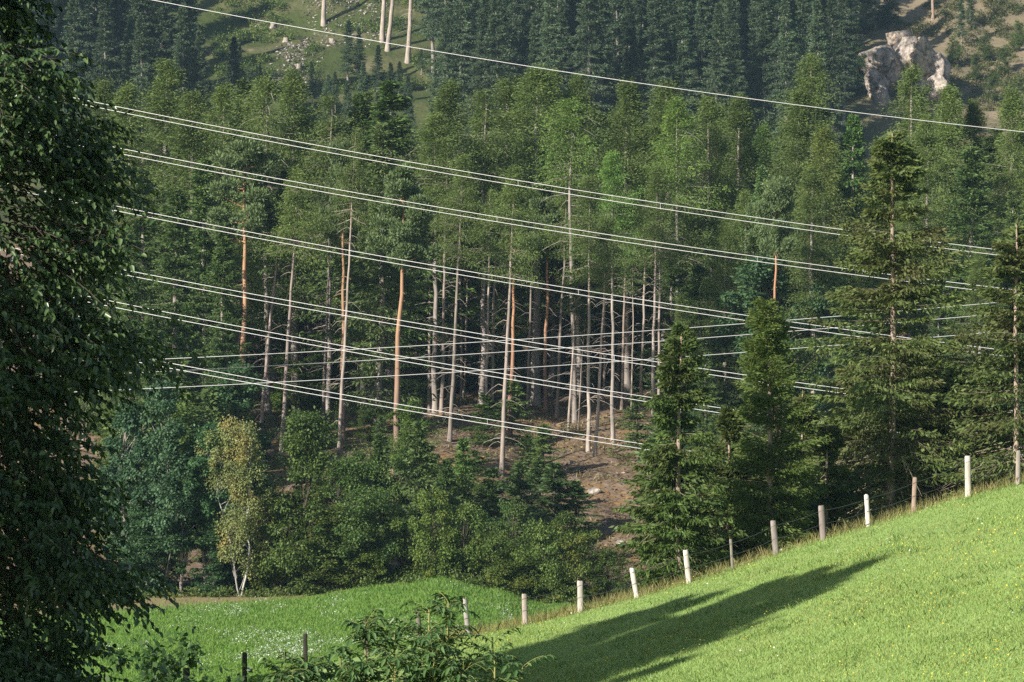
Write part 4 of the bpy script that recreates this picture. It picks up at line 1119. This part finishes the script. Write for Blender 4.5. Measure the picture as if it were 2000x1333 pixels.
for i, (ub, vb, ut, vt, w, tint, lab) in enumerate(POSTS):
    rng = np.random.default_rng(900 + i)
    p0, p1 = at(ub, vb, YF), at(ut, vt, YF)
    base = np.array([p0[0], YF, gz(p0[0], YF)])
    d = p1 - base; h = np.linalg.norm(d)
    wd = w / F * YF
    n = 11
    t = np.linspace(-.3 / h, 1, n)
    V = []
    for k, q in enumerate(t):
        c = d * q
        sc_ = wd * .5 * (1.04 - .08 * q) * (1 + rng.normal() * .03)
        if k == n - 1: sc_ *= .8 if i != 13 else .45
        elif k == n - 2: c = d * .965
        ang = np.arange(10) * 2 * PI / 10 + .3
        sq = 1 / np.maximum(np.abs(np.cos(ang)), np.abs(np.sin(ang))) ** .55 * (1 + rng.normal(size=10) * .03)
        V.append(np.stack([c[0] + np.cos(ang) * sc_ * sq, c[1] + np.sin(ang) * sc_ * .8 * sq, c[2] + np.zeros(10) + (rng.normal(size=10) * .008 if k == n - 1 else 0)], 1))
    V = np.array(V).reshape(-1, 3); idx = np.arange(n * 10).reshape(n, 10)
    q4 = np.stack([idx[:-1], np.roll(idx, -1, 1)[:-1], np.roll(idx, -1, 1)[1:], idx[1:]], -1).reshape(-1, 4)
    o = obj('fence_post', mesh_np('fence_post', [(V, q4), (V[-10:], np.arange(10)[None])], M['post']))
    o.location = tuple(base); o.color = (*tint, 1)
    tag(o, lab, 'fence post', 'wooden posts of the meadow fence')
    tops.append((base, d))
for hh, lab in ((.86, 'upper strand of thin fence wire from post to post'), (.48, 'lower strand of thin fence wire from post to post')):
    P = []
    for (b0, d0), (b1, d1) in zip(tops[:-1], tops[1:]):
        for s in np.linspace(0, 1, 8)[:-1]:
            q = (b0 + d0 * hh) * (1 - s) + (b1 + d1 * hh) * s
            q[2] -= .10 * s * (1 - s) * 4 * .35; q[1] -= .06
            P.append(q)
    P = np.array(P)
    o = obj('fence_wire', mesh_np('fence_wire', [tubes(P[None], np.full((1, len(P)), .0038), 5)], M['fwire']))
    tag(o, lab, 'fence wire', 'wires of the meadow fence')


# ------------------------------------------------------------------ the dark tree at the left, and unseen neighbours added for the shade they cast into view
def leafy_crown(seed, zlo, zhi, prof, ntw, leaf, sectors=True, lump=.26):
    """twigs with alternate leaves spread through a crown whose radius follows prof(z)"""
    rng = np.random.default_rng(seed)
    z = rng.uniform(zlo, zhi, ntw); th = rng.uniform(-PI, PI, ntw)
    if sectors:                                             # denser where it can be seen
        keep = (np.abs(th + .5) < 1.9) | (rng.random(ntw) < .35)
        z, th = z[keep], th[keep]
    n = len(z)
    ln = 1 + lump * (np.sin(th * 3 + z * 2.1) * .35 + np.sin(th * 5 - z * 3.7 + 1) * .35 + (vnoise(th * 3 + 40, z * 2.2 + 40, seed % 40) - .5) * 1.6)
    boxy = lambda a: (np.abs(np.cos(a)) ** 4 + np.abs(np.sin(a)) ** 4) ** -.25     # broad front, flattened so more of it catches the sun
    r = prof(z) * ln * boxy(th) * (1 - .75 * rng.random(n) ** 1.9)
    P = np.stack([np.cos(th) * r, np.sin(th) * r, z], 1)
    # gather most twigs into boughs that stick out of the crown, with dark gaps between
    nC = max(60, int(n / 42))
    zc = rng.uniform(zlo, zhi, nC); tc = rng.uniform(-PI, PI, nC)
    rc_ = prof(zc) * (.66 + .40 * rng.random(nC)) * boxy(tc)
    Cc = np.stack([np.cos(tc) * rc_, np.sin(tc) * rc_, zc], 1)
    own = rng.integers(nC, size=n)
    bough = rng.random(n) < .68
    Pb = Cc[own] + rng.normal(size=(n, 3)) * np.array([.17, .17, .12]) * (leaf / .08) ** .5
    P = np.where(bough[:, None], Pb, P * np.array([.8, .8, 1]))
    th = np.where(bough, np.arctan2(Pb[:, 1], Pb[:, 0]), th); z = P[:, 2]
    tw = norm(np.stack([np.cos(th), np.sin(th), rng.uniform(-.75, .25, n)], 1) + rng.normal(size=(n, 3)) * .35)
    L = rng.uniform(.22, .5, n)
    k = 11
    s = np.linspace(.1, 1, k)
    base = (P[:, None] + tw[:, None] * (L[:, None, None] * s[None, :, None]))
    base[:, :, 2] -= (L[:, None] * .25 * s[None] ** 2)
    base = base.reshape(-1, 3)
    T = np.repeat(tw, k, 0)
    sd = norm(np.cross(T, np.array([0, 0, 1.0]))) * np.tile(np.where(np.arange(k) % 2 == 0, 1., -1.), n)[:, None]
    A = norm(T * .55 + sd * .7 + np.array([0, 0, -.55]) + rng.normal(size=(n * k, 3)) * .3)
    S = norm(np.cross(A, np.array([0, 0, 1.0]) + rng.normal(size=(n * k, 3)) * .45))
    sz = rng.uniform(.7, 1.25, n * k)
    TW = np.stack([P - tw * .35, P, P + tw * (L * .6)[:, None] - np.array([0, 0, .03]), P + tw * L[:, None] - np.array([0, 0, .08])], 1)
    return leaf6(base, A, S, leaf * sz, leaf * .56 * sz), tubes(TW[::3], np.full((len(TW[::3]), 4), .006) * np.array([1.3, 1, .8, .5]), 3)


AX, AY = -5.1, 30.0
OUT_V = [-500, -300, -120, 0, 40, 75, 100, 140, 190, 230, 290, 370, 430, 500, 560, 610, 650, 700, 740, 800, 850, 900, 960, 1010, 1060, 1120, 1165, 1200, 1240, 1290, 1330, 1400, 1600, 2400]
OUT_U = [-250, -60, 60, 105, 110, 150, 200, 205, 190, 205, 235, 268, 272, 262, 255, 262, 285, 296, 262, 240, 255, 246, 236, 246, 262, 272, 278, 246, 240, 262, 240, 230, 210, 150]
bz = gz(AX, AY)
pz = (VH - np.array(OUT_V)) / F * AY - bz
pr_ = (np.array(OUT_U) - U0) / F * AY - AX
o_ = np.argsort(pz)
PROF = lambda z: np.interp(z, pz[o_], pr_[o_]) * .93 - .30


def big_tree(seed, ntw, leaf, prof, zlo, zhi, sectors, H, r0):
    (lv, lf), tw = leafy_crown(seed, zlo, zhi, prof, ntw, leaf, sectors)
    rng = np.random.default_rng(seed + 1)
    P, Rr, off, tz = trunk_path(H, r0, rng, .01, 14)
    nl = 46
    z = rng.uniform(zlo * 1.05, H * .9, nl); th = rng.uniform(-PI, PI, nl); r = prof(z) * .9
    s = np.linspace(0, 1, 7)[None]
    LB = np.stack([np.cos(th)[:, None] * r[:, None] * s, np.sin(th)[:, None] * r[:, None] * s, z[:, None] - .9 + 1.1 * s + rng.normal(size=(nl, 7)) * .05], -1)
    LB[:, :, 0] += np.interp(LB[:, :, 2], tz, off[:, 0]) * (1 - s); LB[:, :, 1] += np.interp(LB[:, :, 2], tz, off[:, 1]) * (1 - s)
    tr = mesh_np('big_trunk', [tubes(P, Rr, 10), tubes(LB, np.full((nl, 7), .05) * np.linspace(1, .2, 7)[None], 5), tw], M['bark_dark'])
    return {'trunk': tr, 'crown': mesh_np('big_crown', [(lv, lf)], M['left']), 'H': H}


BT = big_tree(5, 21000, .070, PROF, .9, 14.2, True, 13.5, .2)
put(BT, 'broadleaf_tree', AX, AY, 13.5, 0.0, 'big dark leafy tree filling the left side of the foreground', 'tree', sink=.0)
round_prof = lambda z: 3.1 * np.sqrt(np.clip(1 - ((z - 7.0) / 6.4) ** 2, .02, 1))
NB = big_tree(15, 12000, .17, round_prof, 1.0, 13.2, False, 12.8, .2)
for x, y, H, lab in [(-9.4, 24.6, 9.6, 'lowest unseen shade tree beyond the left edge, right beside the big dark tree'), (-13.2, 20.8, 12.6, 'unseen shade tree beyond the left edge, nearer than the big dark tree'), (-10.8, 22.4, 11.2, 'unseen shade tree beyond the left edge, closest to the viewer'),
                     (-20.5, 75.5, 11.5, 'unseen shade tree beyond the left edge beside the shaded fence posts'), (-24, 73, 12.0, 'unseen shade tree beyond the left edge behind the shaded fence posts')]:
    put(NB, 'broadleaf_tree', x, y, H, rg.random() * 6, lab, 'tree')
# conifers on the meadow beyond the left edge: the long meadow shadows
for u, v, xc, sx in [(1695, 1097, -20., 1.25), (1580, 1124, -20.4, 1.65), (1495, 1142, -20.2, 1.6), (1410, 1158, -20.6, 1.6), (1320, 1176, -20.3, 1.5), (1215, 1212, -20.6, 1.5), (1350, 1285, -20.0, 1.0)]:
    lab = 'spruce beyond the left edge shading the near meadow'
    for Yt in np.linspace(87, 45, 400):
        xt = (u - U0) / F * Yt
        if VH - F * gz(xt, Yt) / Yt >= v: break
    zt = gz(xt, Yt)
    t = (xt - xc) / SUN.x
    yc = Yt - t * SUN.y; ztop = zt - t * SUN.z
    H = ztop - gz(xc, yc)
    put(SM[0], 'spruce_tree', xc, yc, H, rg.random() * 6, lab, 'spruce', 'spruces shading the meadow', sxy=sx)

# ------------------------------------------------------------------ ash saplings at the bottom, leafy shrub at lower left
def sapling(seed, H, nst, spread, nleaf, name):
    rng = np.random.default_rng(seed)
    st, lf = [], []
    for s_ in range(nst):
        h = H * (1 if s_ == 0 else rng.uniform(.55, .92)); a = rng.random() * 6.28; rad = spread * (0 if s_ == 0 else rng.uniform(.35, 1))
        t = np.linspace(0, 1, 12)
        b0 = np.array([math.cos(a) * rad * .5, math.sin(a) * rad * .5, -.1]); b1 = np.array([math.cos(a) * rad, math.sin(a) * rad, h])
        P = b0 * (1 - t[:, None]) + b1 * t[:, None] + np.stack([np.sin(t * 3 + a), np.cos(t * 2.5 + a), 0 * t], 1) * .05
        st.append((P, .016 * (1 - t * .75) + .002))
        nl = int(nleaf * h / H)
        q = 1 - rng.random(nl) ** 1.15 * .66
        for k in range(nl):
            i = min(10, int(q[k] * 11)); g = q[k] * 11 - i
            p = P[i] * (1 - g) + P[i + 1] * g
            az = rng.random() * 6.28
            top = q[k] > .95
            el = rng.uniform(.5, 1.1) if top else rng.uniform(.3, 1.0)
            L = rng.uniform(.24, .36) * (.7 if top else 1)
            u = np.linspace(0, 1, 6)
            hor = np.array([math.cos(az), math.sin(az), 0])
            R = p + hor * (L * u[:, None] * math.cos(el)) + np.array([0, 0, 1]) * (L * (math.sin(el) * u - .5 * u ** 2 * rng.uniform(.5, 1.2)))[:, None]
            st.append((R[[0, 1, 2, 3, 4, 4, 4, 5, 5, 5, 5, 5]] * 1.0 if False else np.array([[np.interp(w, u, R[:, j]) for j in range(3)] for w in np.linspace(0, 1, 12)]), np.full(12, .0017)))
            sd = np.cross(hor, [0, 0, 1.0])
            for w in np.linspace(.24, .95, 6):
                c = np.array([np.interp(w, u, R[:, j]) for j in range(3)])
                for sg in (-1, 1):
                    lf.append((c, norm(sd * sg + hor * .55 + np.array([0, 0, -.05 - .28 * w]) + rng.normal(size=3) * .16), rng.uniform(.042, .064)))
            lf.append((R[-1], norm(hor + np.array([0, 0, -.9])), .07))
    P = np.array([p for p, r in st]); R = np.array([r for p, r in st])
    Pl = np.array([l[0] for l in lf]); A = np.array([l[1] for l in lf]); L = np.array([l[2] for l in lf])
    S = norm(np.cross(A, np.array([0, 0, 1.0]) + rng.normal(size=A.shape) * .25))
    return {'trunk': mesh_np(name + '_stems', [tubes(P, R, 5)], M['stem_ash']), 'crown': mesh_np(name + '_leaves', [leaf6(Pl, A, S, L, L * .34, .2, .12)], M['ash']), 'H': H}


for k, (u, vt, Y, nst, spread, nleaf, lab) in enumerate([
    (886, 1166, 22.0, 1, .05, 30, 'tallest ash sapling at the bottom, its tip beside the grey leaning post'),
    (828, 1180, 22.4, 1, .08, 28, 'ash sapling with a dark leafy tip just left of the tallest'),
    (950, 1232, 22.2, 1, .06, 20, 'ash sapling with a round tuft right of the tallest'),
    (722, 1208, 22.0, 2, .16, 42, 'ash sapling with arching leaves left of the middle group'),
    (772, 1220, 22.6, 2, .16, 36, 'bushy ash sapling between the left one and the dark-tipped one'),
    (612, 1290, 21.5, 3, .22, 46, 'leftmost low ash sapling at the bottom edge'),
    (655, 1270, 21.8, 3, .24, 46, 'low ash sapling right of the leftmost one'),
    (978, 1275, 21.6, 2, .12, 18, 'small ash sapling with sunlit stems over the meadow shadow'),
    (1015, 1290, 21.4, 2, .12, 24, 'rightmost small ash sapling over the meadow shadow'),
    (570, 1300, 21.3, 4, .3, 50, 'low ash sapling at the far left of the growth, against the meadow'),
    (690, 1290, 21.2, 4, .34, 56, 'low dense ash sapling between the left ones and the middle'),
    (808, 1235, 21.9, 2, .2, 44, 'ash sapling filling in behind the dark-tipped one'),
    (850, 1262, 21.2, 4, .36, 60, 'dense ash growth filling the bottom centre in front of the taller saplings'),
    (760, 1275, 21.1, 4, .36, 60, 'dense ash growth at the bottom left of the taller saplings'),
    (895, 1300, 21.0, 4, .22, 40, 'dense ash growth at the bottom right under the tallest sapling')]):
    x = (u - U0) / F * Y
    H = top_h(u, vt, x, Y) - .04
    put(sapling(60 + k, H, nst, spread, nleaf * 5, 'ash'), 'ash_sapling', x, Y, H, rg.random() * 6, lab, 'sapling', 'ash saplings in the foreground', sink=0)
SB = broadleaf('low_shrub', 77, 4.5, .75, (M['ash'], M['bark_dark']), ncl=170, lpc=80, leaf=.05, z0=.2, lobes=9, stems=4, lw=.75)
for u, vt, Y, lab in [(290, 1262, 23, 'loose dark shrub at the bottom edge beside the big dark tree'), (330, 1275, 23.6, 'loose dark shrub left of the lowest dark post'), (405, 1325, 23, 'low end of the loose shrub row by the lowest dark post')]:
    x = (u - U0) / F * Y; H = top_h(u, vt, x, Y)
    put(SB, 'leafy_shrub', x, Y, H, rg.random() * 6, lab, 'shrub', sink=0, sxy=.8, tint=(.6, .65, .6))


# ------------------------------------------------------------------ grass, flowers, undergrowth (nobody could count these)
def blades(x, y, h, w, rng, lean=.35):
    n = len(x)
    P = np.stack([x, y, ground(x, y) - .01], 1)
    A = norm(np.stack([rng.normal(size=n) * lean, rng.normal(size=n) * lean, np.ones(n)], 1))
    S = perp(A, rng)
    w = w[:, None]; h = h[:, None]
    V = np.stack([P - S * w * .5, P + S * w * .5, P + A * h * .6 + S * w * .35 , P + A * h + np.stack([A[:, 0], A[:, 1], 0 * A[:, 0]], 1) * h * .4, P + A * h * .6 - S * w * .35], 1)
    Fc = np.arange(n * 5).reshape(n, 5)
    return V.reshape(-1, 3), Fc


r2 = np.random.default_rng(77)
n = 600000
y = r2.uniform(44, 89.5, n); u = r2.uniform(800, 2560, n); x = (u - U0) / F * y
patch = vnoise(x * .5 + 50, y * .25 + 50, 21)
tag(obj('meadow_grass', mesh_np('meadow_grass', [blades(x, y, r2.uniform(.03, .075, n) * (.7 + .7 * patch), r2.uniform(.008, .02, n), r2)], M['grass'])), 'short bright green meadow grass on the near slope', 'grass', kind='stuff')
n = 150000
y = r2.uniform(89, 188, n); u = r2.uniform(180, 1120, n); x = (u - U0) / F * y
keep = r2.random(n) > np.clip((y - 176 - 1.1 * (x + 15)) / 7, 0, .93)
x, y = x[keep], y[keep]; n = len(x)
tag(obj('valley_grass', mesh_np('valley_grass', [blades(x, y, r2.uniform(.08, .2, n), r2.uniform(.02, .05, n), r2)], M['grass_v'])), 'green grass of the lower valley meadow', 'grass', kind='stuff')
n = 11000
ff = np.sort(r2.random(n)); us = 860 + 1240 * ff; y = YF + r2.normal(size=n) * .35 + .25; x = (us - U0) / F * y
dens = r2.random(n) < .25 + .75 * vnoise(x * .8 + 20, y * .1 + 4, 5)
x, y = x[dens], y[dens]; n = len(x)
tag(obj('dry_grass', mesh_np('dry_grass', [blades(x, y, r2.uniform(.08, .38, n), r2.uniform(.005, .011, n), r2, .3)], M['dry'])), 'tall dry grass along the fence line', 'grass', kind='stuff')


def discs(x, y, z, r, rng, mat, name, flat=.35):
    n = len(x)
    P = np.stack([x, y, ground(x, y) + z], 1)
    A = norm(np.stack([rng.normal(size=n), rng.normal(size=n), rng.normal(size=n) * flat], 1))
    U = norm(np.array([0, 0, 1.0]) + rng.normal(size=(n, 3)) * .5)
    S = norm(np.cross(A, U))
    return mesh_np(name, [rhomb(P - A * r[:, None], A, S, r * 2, r * 2, .5)], mat)


n = 60000
y = r2.uniform(120, 181, n); u = r2.uniform(200, 1000, n); x = (u - U0) / F * y
pn = vnoise(x * .35 + 30, y * .10 + 30, 13) * .6 + vnoise(x * 1.1 + 10, y * .35 + 10, 14) * .4
keep = r2.random(n) < np.clip((pn - .56) * 2.6, 0, .6) * np.clip((182 - y) / 8, 0, 1)
x, y = x[keep], y[keep]; n = len(x)
tag(obj('white_flowers', discs(x, y, r2.uniform(.12, .35, n), r2.uniform(.012, .032, n), r2, M['white_fl'], 'white_flowers')), 'drifts of white meadow flowers in the valley', 'flowers', kind='stuff')
cx = 240
cy = r2.uniform(46, 88, cx); cu = r2.uniform(850, 2060, cx); cxx = (cu - U0) / F * cy
k = r2.integers(0, cx, 9000)
y = np.clip(cy[k] + r2.normal(size=9000) * .28, 44, 88); x = cxx[k] + r2.normal(size=9000) * .28
M['weed'] = foliage('meadow_weeds', (.09, .17, .04), (.20, .29, .08), trans=.25, obj_var=0)
tag(obj('meadow_weeds', mesh_np('meadow_weeds', [blades(x, y, r2.uniform(.06, .17, 9000), r2.uniform(.012, .03, 9000), r2, .5)], M['weed'])), 'darker weed clumps scattered in the near meadow', 'weeds', kind='stuff')
n = 5000
y = r2.uniform(45, 88, n); u = r2.uniform(850, 2060, n); x = (u - U0) / F * y
kp = vnoise(x * .6 + 5, y * .35 + 5, 41) > .5
tag(obj('seed_stalks', mesh_np('seed_stalks', [blades(x[kp], y[kp], r2.uniform(.09, .2, kp.sum()), r2.uniform(.006, .012, kp.sum()), r2, .3)], M['dry'])), 'dry seed stalks standing above the meadow grass', 'grass', kind='stuff')
n = 16000
y = r2.uniform(45, 88, n); u = r2.uniform(850, 2400, n); x = (u - U0) / F * y
pn = vnoise(x * .4 + 9, y * .3 + 9, 17)
keep = r2.random(n) < np.clip((pn - .45) * 2.2, .03, .9)
x, y = x[keep], y[keep]; n = len(x)
tag(obj('yellow_flowers', discs(x, y, r2.uniform(.08, .17, n), r2.uniform(.009, .019, n), r2, M['yellow_fl'], 'yellow_flowers')), 'tiny yellow flowers scattered over the near meadow', 'flowers', kind='stuff')
n = 900
y = r2.uniform(45, 88, n); u = r2.uniform(900, 2050, n); x = (u - U0) / F * y
keep = r2.random(n) < np.clip((vnoise(x * .5 + 3, y * .3 + 3, 19) - .35) * 2.5, .1, 1)
x, y = x[keep], y[keep]; n = len(x)
tag(obj('daisies', discs(x, y, r2.uniform(.08, .16, n), r2.uniform(.012, .028, n), r2, M['white_fl'], 'daisies')), 'sparse white flower heads on the near meadow', 'flowers', kind='stuff')


def scrub(name, pts, rng, mat, lab, cat='undergrowth', leaf=.16, lpc=90):
    """low leafy clumps; pts: (x, y, radius)"""
    p = np.array(pts); k = len(p)
    c = np.stack([p[:, 0], p[:, 1], ground(p[:, 0], p[:, 1]) + p[:, 2] * .3], 1)
    n = k * lpc
    d = norm(rng.normal(size=(n, 3)))
    P = np.repeat(c, lpc, 0) + d * (np.repeat(p[:, 2], lpc) * rng.random(n) ** .45)[:, None] * np.array([1, 1, .7])
    A = norm(d * .6 + rng.normal(size=(n, 3)) * .5); S = norm(np.cross(A, np.array([0, 0, 1.0]) + d * .5 + rng.normal(size=(n, 3)) * .4))
    sz = rng.uniform(.6, 1.3, n) * leaf
    tag(obj(name, mesh_np(name, [rhomb(P, A, S, sz, sz * .6, .5)], mat)), lab, cat, kind='stuff')


pts = []
for _ in range(800):                                    # clearing
    u = r2.uniform(420, 850); v = r2.uniform(-20, 175)
    Yc = np.interp(-v, -np.array([330, 150, 35, -150.]), [450, 500, 525, 545]); x = (u - U0) / F * Yc
    if vnoise(np.array([x * .16 + 20]), np.array([Yc * .2]), 23)[0] < .42 or (530 < u < 600 and 85 < v) or (600 < u < 730 and v < 60 and r2.random() < .7): continue
    pts.append((x, Yc, r2.uniform(.4, 1.5)))
M['scrub'] = foliage('clearing_scrub', (0.053, 0.100, 0.022), (0.154, 0.220, 0.043), alt=(.20, .24, .05), alt_amt=0, obj_var=0, trans=.25)
n = 3200
u = np.concatenate([r2.normal(578, 22, n // 2), r2.uniform(590, 760, n // 2)]); v = np.concatenate([r2.uniform(88, 172, n // 2), r2.uniform(-10, 95, n // 2)])
Yc = np.interp(-v, -np.array([330, 150, 35, -150.]), [450, 500, 525, 545]); x = (u - U0) / F * Yc
P = np.stack([x, Yc, ground(x, Yc) + .1], 1); A = norm(r2.normal(size=(n, 3)) * np.array([1, 1, .5])); S = norm(np.cross(A, np.array([0, 0, 1.]) + r2.normal(size=(n, 3)) * .5))
M['scree'] = foliage('scree_stones', (.14, .12, .11), (.40, .36, .33), trans=0, obj_var=0, rough=.9)
sz = r2.uniform(.15, .6, n)
tag(obj('scree', mesh_np('scree', [rhomb(P, A, S, sz, sz * .6, .5)], M['scree'])), 'grey scree and dead branches on the hillside clearing', 'scree', kind='stuff')
dk = [pts[i] for i in range(0, len(pts), 3)]; pts = [p for i, p in enumerate(pts) if i % 3]
M['scrub_dark'] = foliage('clearing_scrub_dark', (.030, .060, .018), (.085, .12, .035), obj_var=0, trans=.2)
scrub('clearing_bushes', [(p[0], p[1], p[2] * 1.25) for p in dk], r2, M['scrub_dark'], 'darker green bushes mixed into the hillside clearing', leaf=.24, lpc=110)
scrub('clearing_scrub', pts, r2, M['scrub'], 'bright green low bushes covering the hillside clearing', leaf=.3, lpc=110)
pts = []
for _ in range(900):
    u = r2.uniform(1750, 2060); v = r2.uniform(-20, 215)
    Yc = np.interp(-v, -np.array([340, 170, 50, -140.]), [450, 500, 525, 545]); x = (u - U0) / F * Yc
    if vnoise(np.array([x * .3 + 20]), np.array([Yc * .3]), 29)[0] < .36 or (1690 < u < 1850 and v > 60): continue
    pts.append((x, Yc, r2.uniform(.3, 1.25)))
M['scrub_dry'] = foliage('dry_slope_scrub', (.055, .075, .025), (.14, .15, .05), alt=(.16, .13, .06), alt_amt=0, obj_var=0, trans=.2)
scrub('dry_slope_scrub', pts, r2, M['scrub_dry'], 'olive low scrub on the dry slope around the rocks', leaf=.26, lpc=100)
pts = []
for _ in range(620):
    u = r2.uniform(200, 1350); Yc = r2.uniform(188, 255); x = (u - U0) / F * Yc
    vv = VH - F * gz(x, Yc) / Yc
    if 820 < u < 1010 and 780 < vv < 930 and r2.random() < .45: continue
    if 1040 < u < 1330 and 760 < vv < 1060 and r2.random() < .93: continue
    pts.append((x, Yc, r2.uniform(.25, .8)))
for _ in range(170):
    u = r2.uniform(150, 500); Yc = r2.uniform(189, 218); pts.append(((u - U0) / F * Yc, Yc, r2.uniform(.3, .9)))
for _ in range(420):
    u = r2.uniform(220, 1150); x = (u - U0) / F * 187; pts.append((x, 187 + r2.uniform(-1.5, 4), r2.uniform(.12, .6)))
scrub('forest_undergrowth', pts, r2, M['shrub'], 'low green undergrowth along the forest edge and bank', leaf=.14, lpc=110)

n = 16000
u = r2.uniform(780, 1420, n); y = r2.uniform(194, 268, n); x = (u - U0) / F * y
M['litter'] = foliage('dead_litter', (.07, .05, .035), (.30, .21, .14), alt=(.20, .17, .06), alt_amt=0, trans=0, obj_var=0)
a_ = r2.random(n) * 6.28
A = norm(np.stack([np.cos(a_), np.sin(a_), r2.normal(size=n) * .25 + .1], 1)); S = norm(np.cross(A, np.array([0, 0, 1.0]) + r2.normal(size=(n, 3)) * .35))
P = np.stack([x, y, ground(x, y) + .05], 1)
lg = r2.random(n) < .12
lit = [rhomb(P, A, S, np.where(lg, r2.uniform(.6, 1.8, n), r2.uniform(.12, .4, n)), np.where(lg, .05, r2.uniform(.06, .2, n)))]
m_ = 7000
u = r2.uniform(780, 1420, m_); y = r2.uniform(194, 262, m_); x = (u - U0) / F * y
kp = vnoise(x * .5 + 7, y * .3 + 7, 33) > .55
tag(obj('forest_litter', mesh_np('forest_litter', lit, M['litter'])), 'fallen twigs and dead leaves on the bare forest bank', 'litter', kind='stuff')
tag(obj('bank_grass', mesh_np('bank_grass', [blades(x[kp], y[kp], r2.uniform(.12, .4, kp.sum()), r2.uniform(.03, .08, kp.sum()), r2)], M['dry'])), 'thin dry tufts of grass on the bare forest bank', 'grass', kind='stuff')

# ------------------------------------------------------------------ air
hb = np.array([[sx, sy, sz] for sx in (-560, 560) for sy in (-40, 900) for sz in (-30, 290)], float)
hf = np.array([[0, 1, 3, 2], [4, 6, 7, 5], [0, 4, 5, 1], [2, 3, 7, 6], [0, 2, 6, 4], [1, 5, 7, 3]])
hm = bpy.data.materials.new('hazy_air'); hm.use_nodes = True
for nd in list(hm.node_tree.nodes):
    if nd.type == 'BSDF_PRINCIPLED': hm.node_tree.nodes.remove(nd)
pv = hm.node_tree.nodes.new('ShaderNodeVolumePrincipled')
pv.inputs['Color'].default_value = (.45, .72, 1.0, 1)
pv.inputs['Density'].default_value = 0.00009
pv.inputs['Anisotropy'].default_value = 0.0
hm.node_tree.links.new(pv.outputs[0], hm.node_tree.nodes['Material Output'].inputs['Volume'])
tag(obj('haze', mesh_np('haze', [(hb, hf)], hm)), kind='stuff')
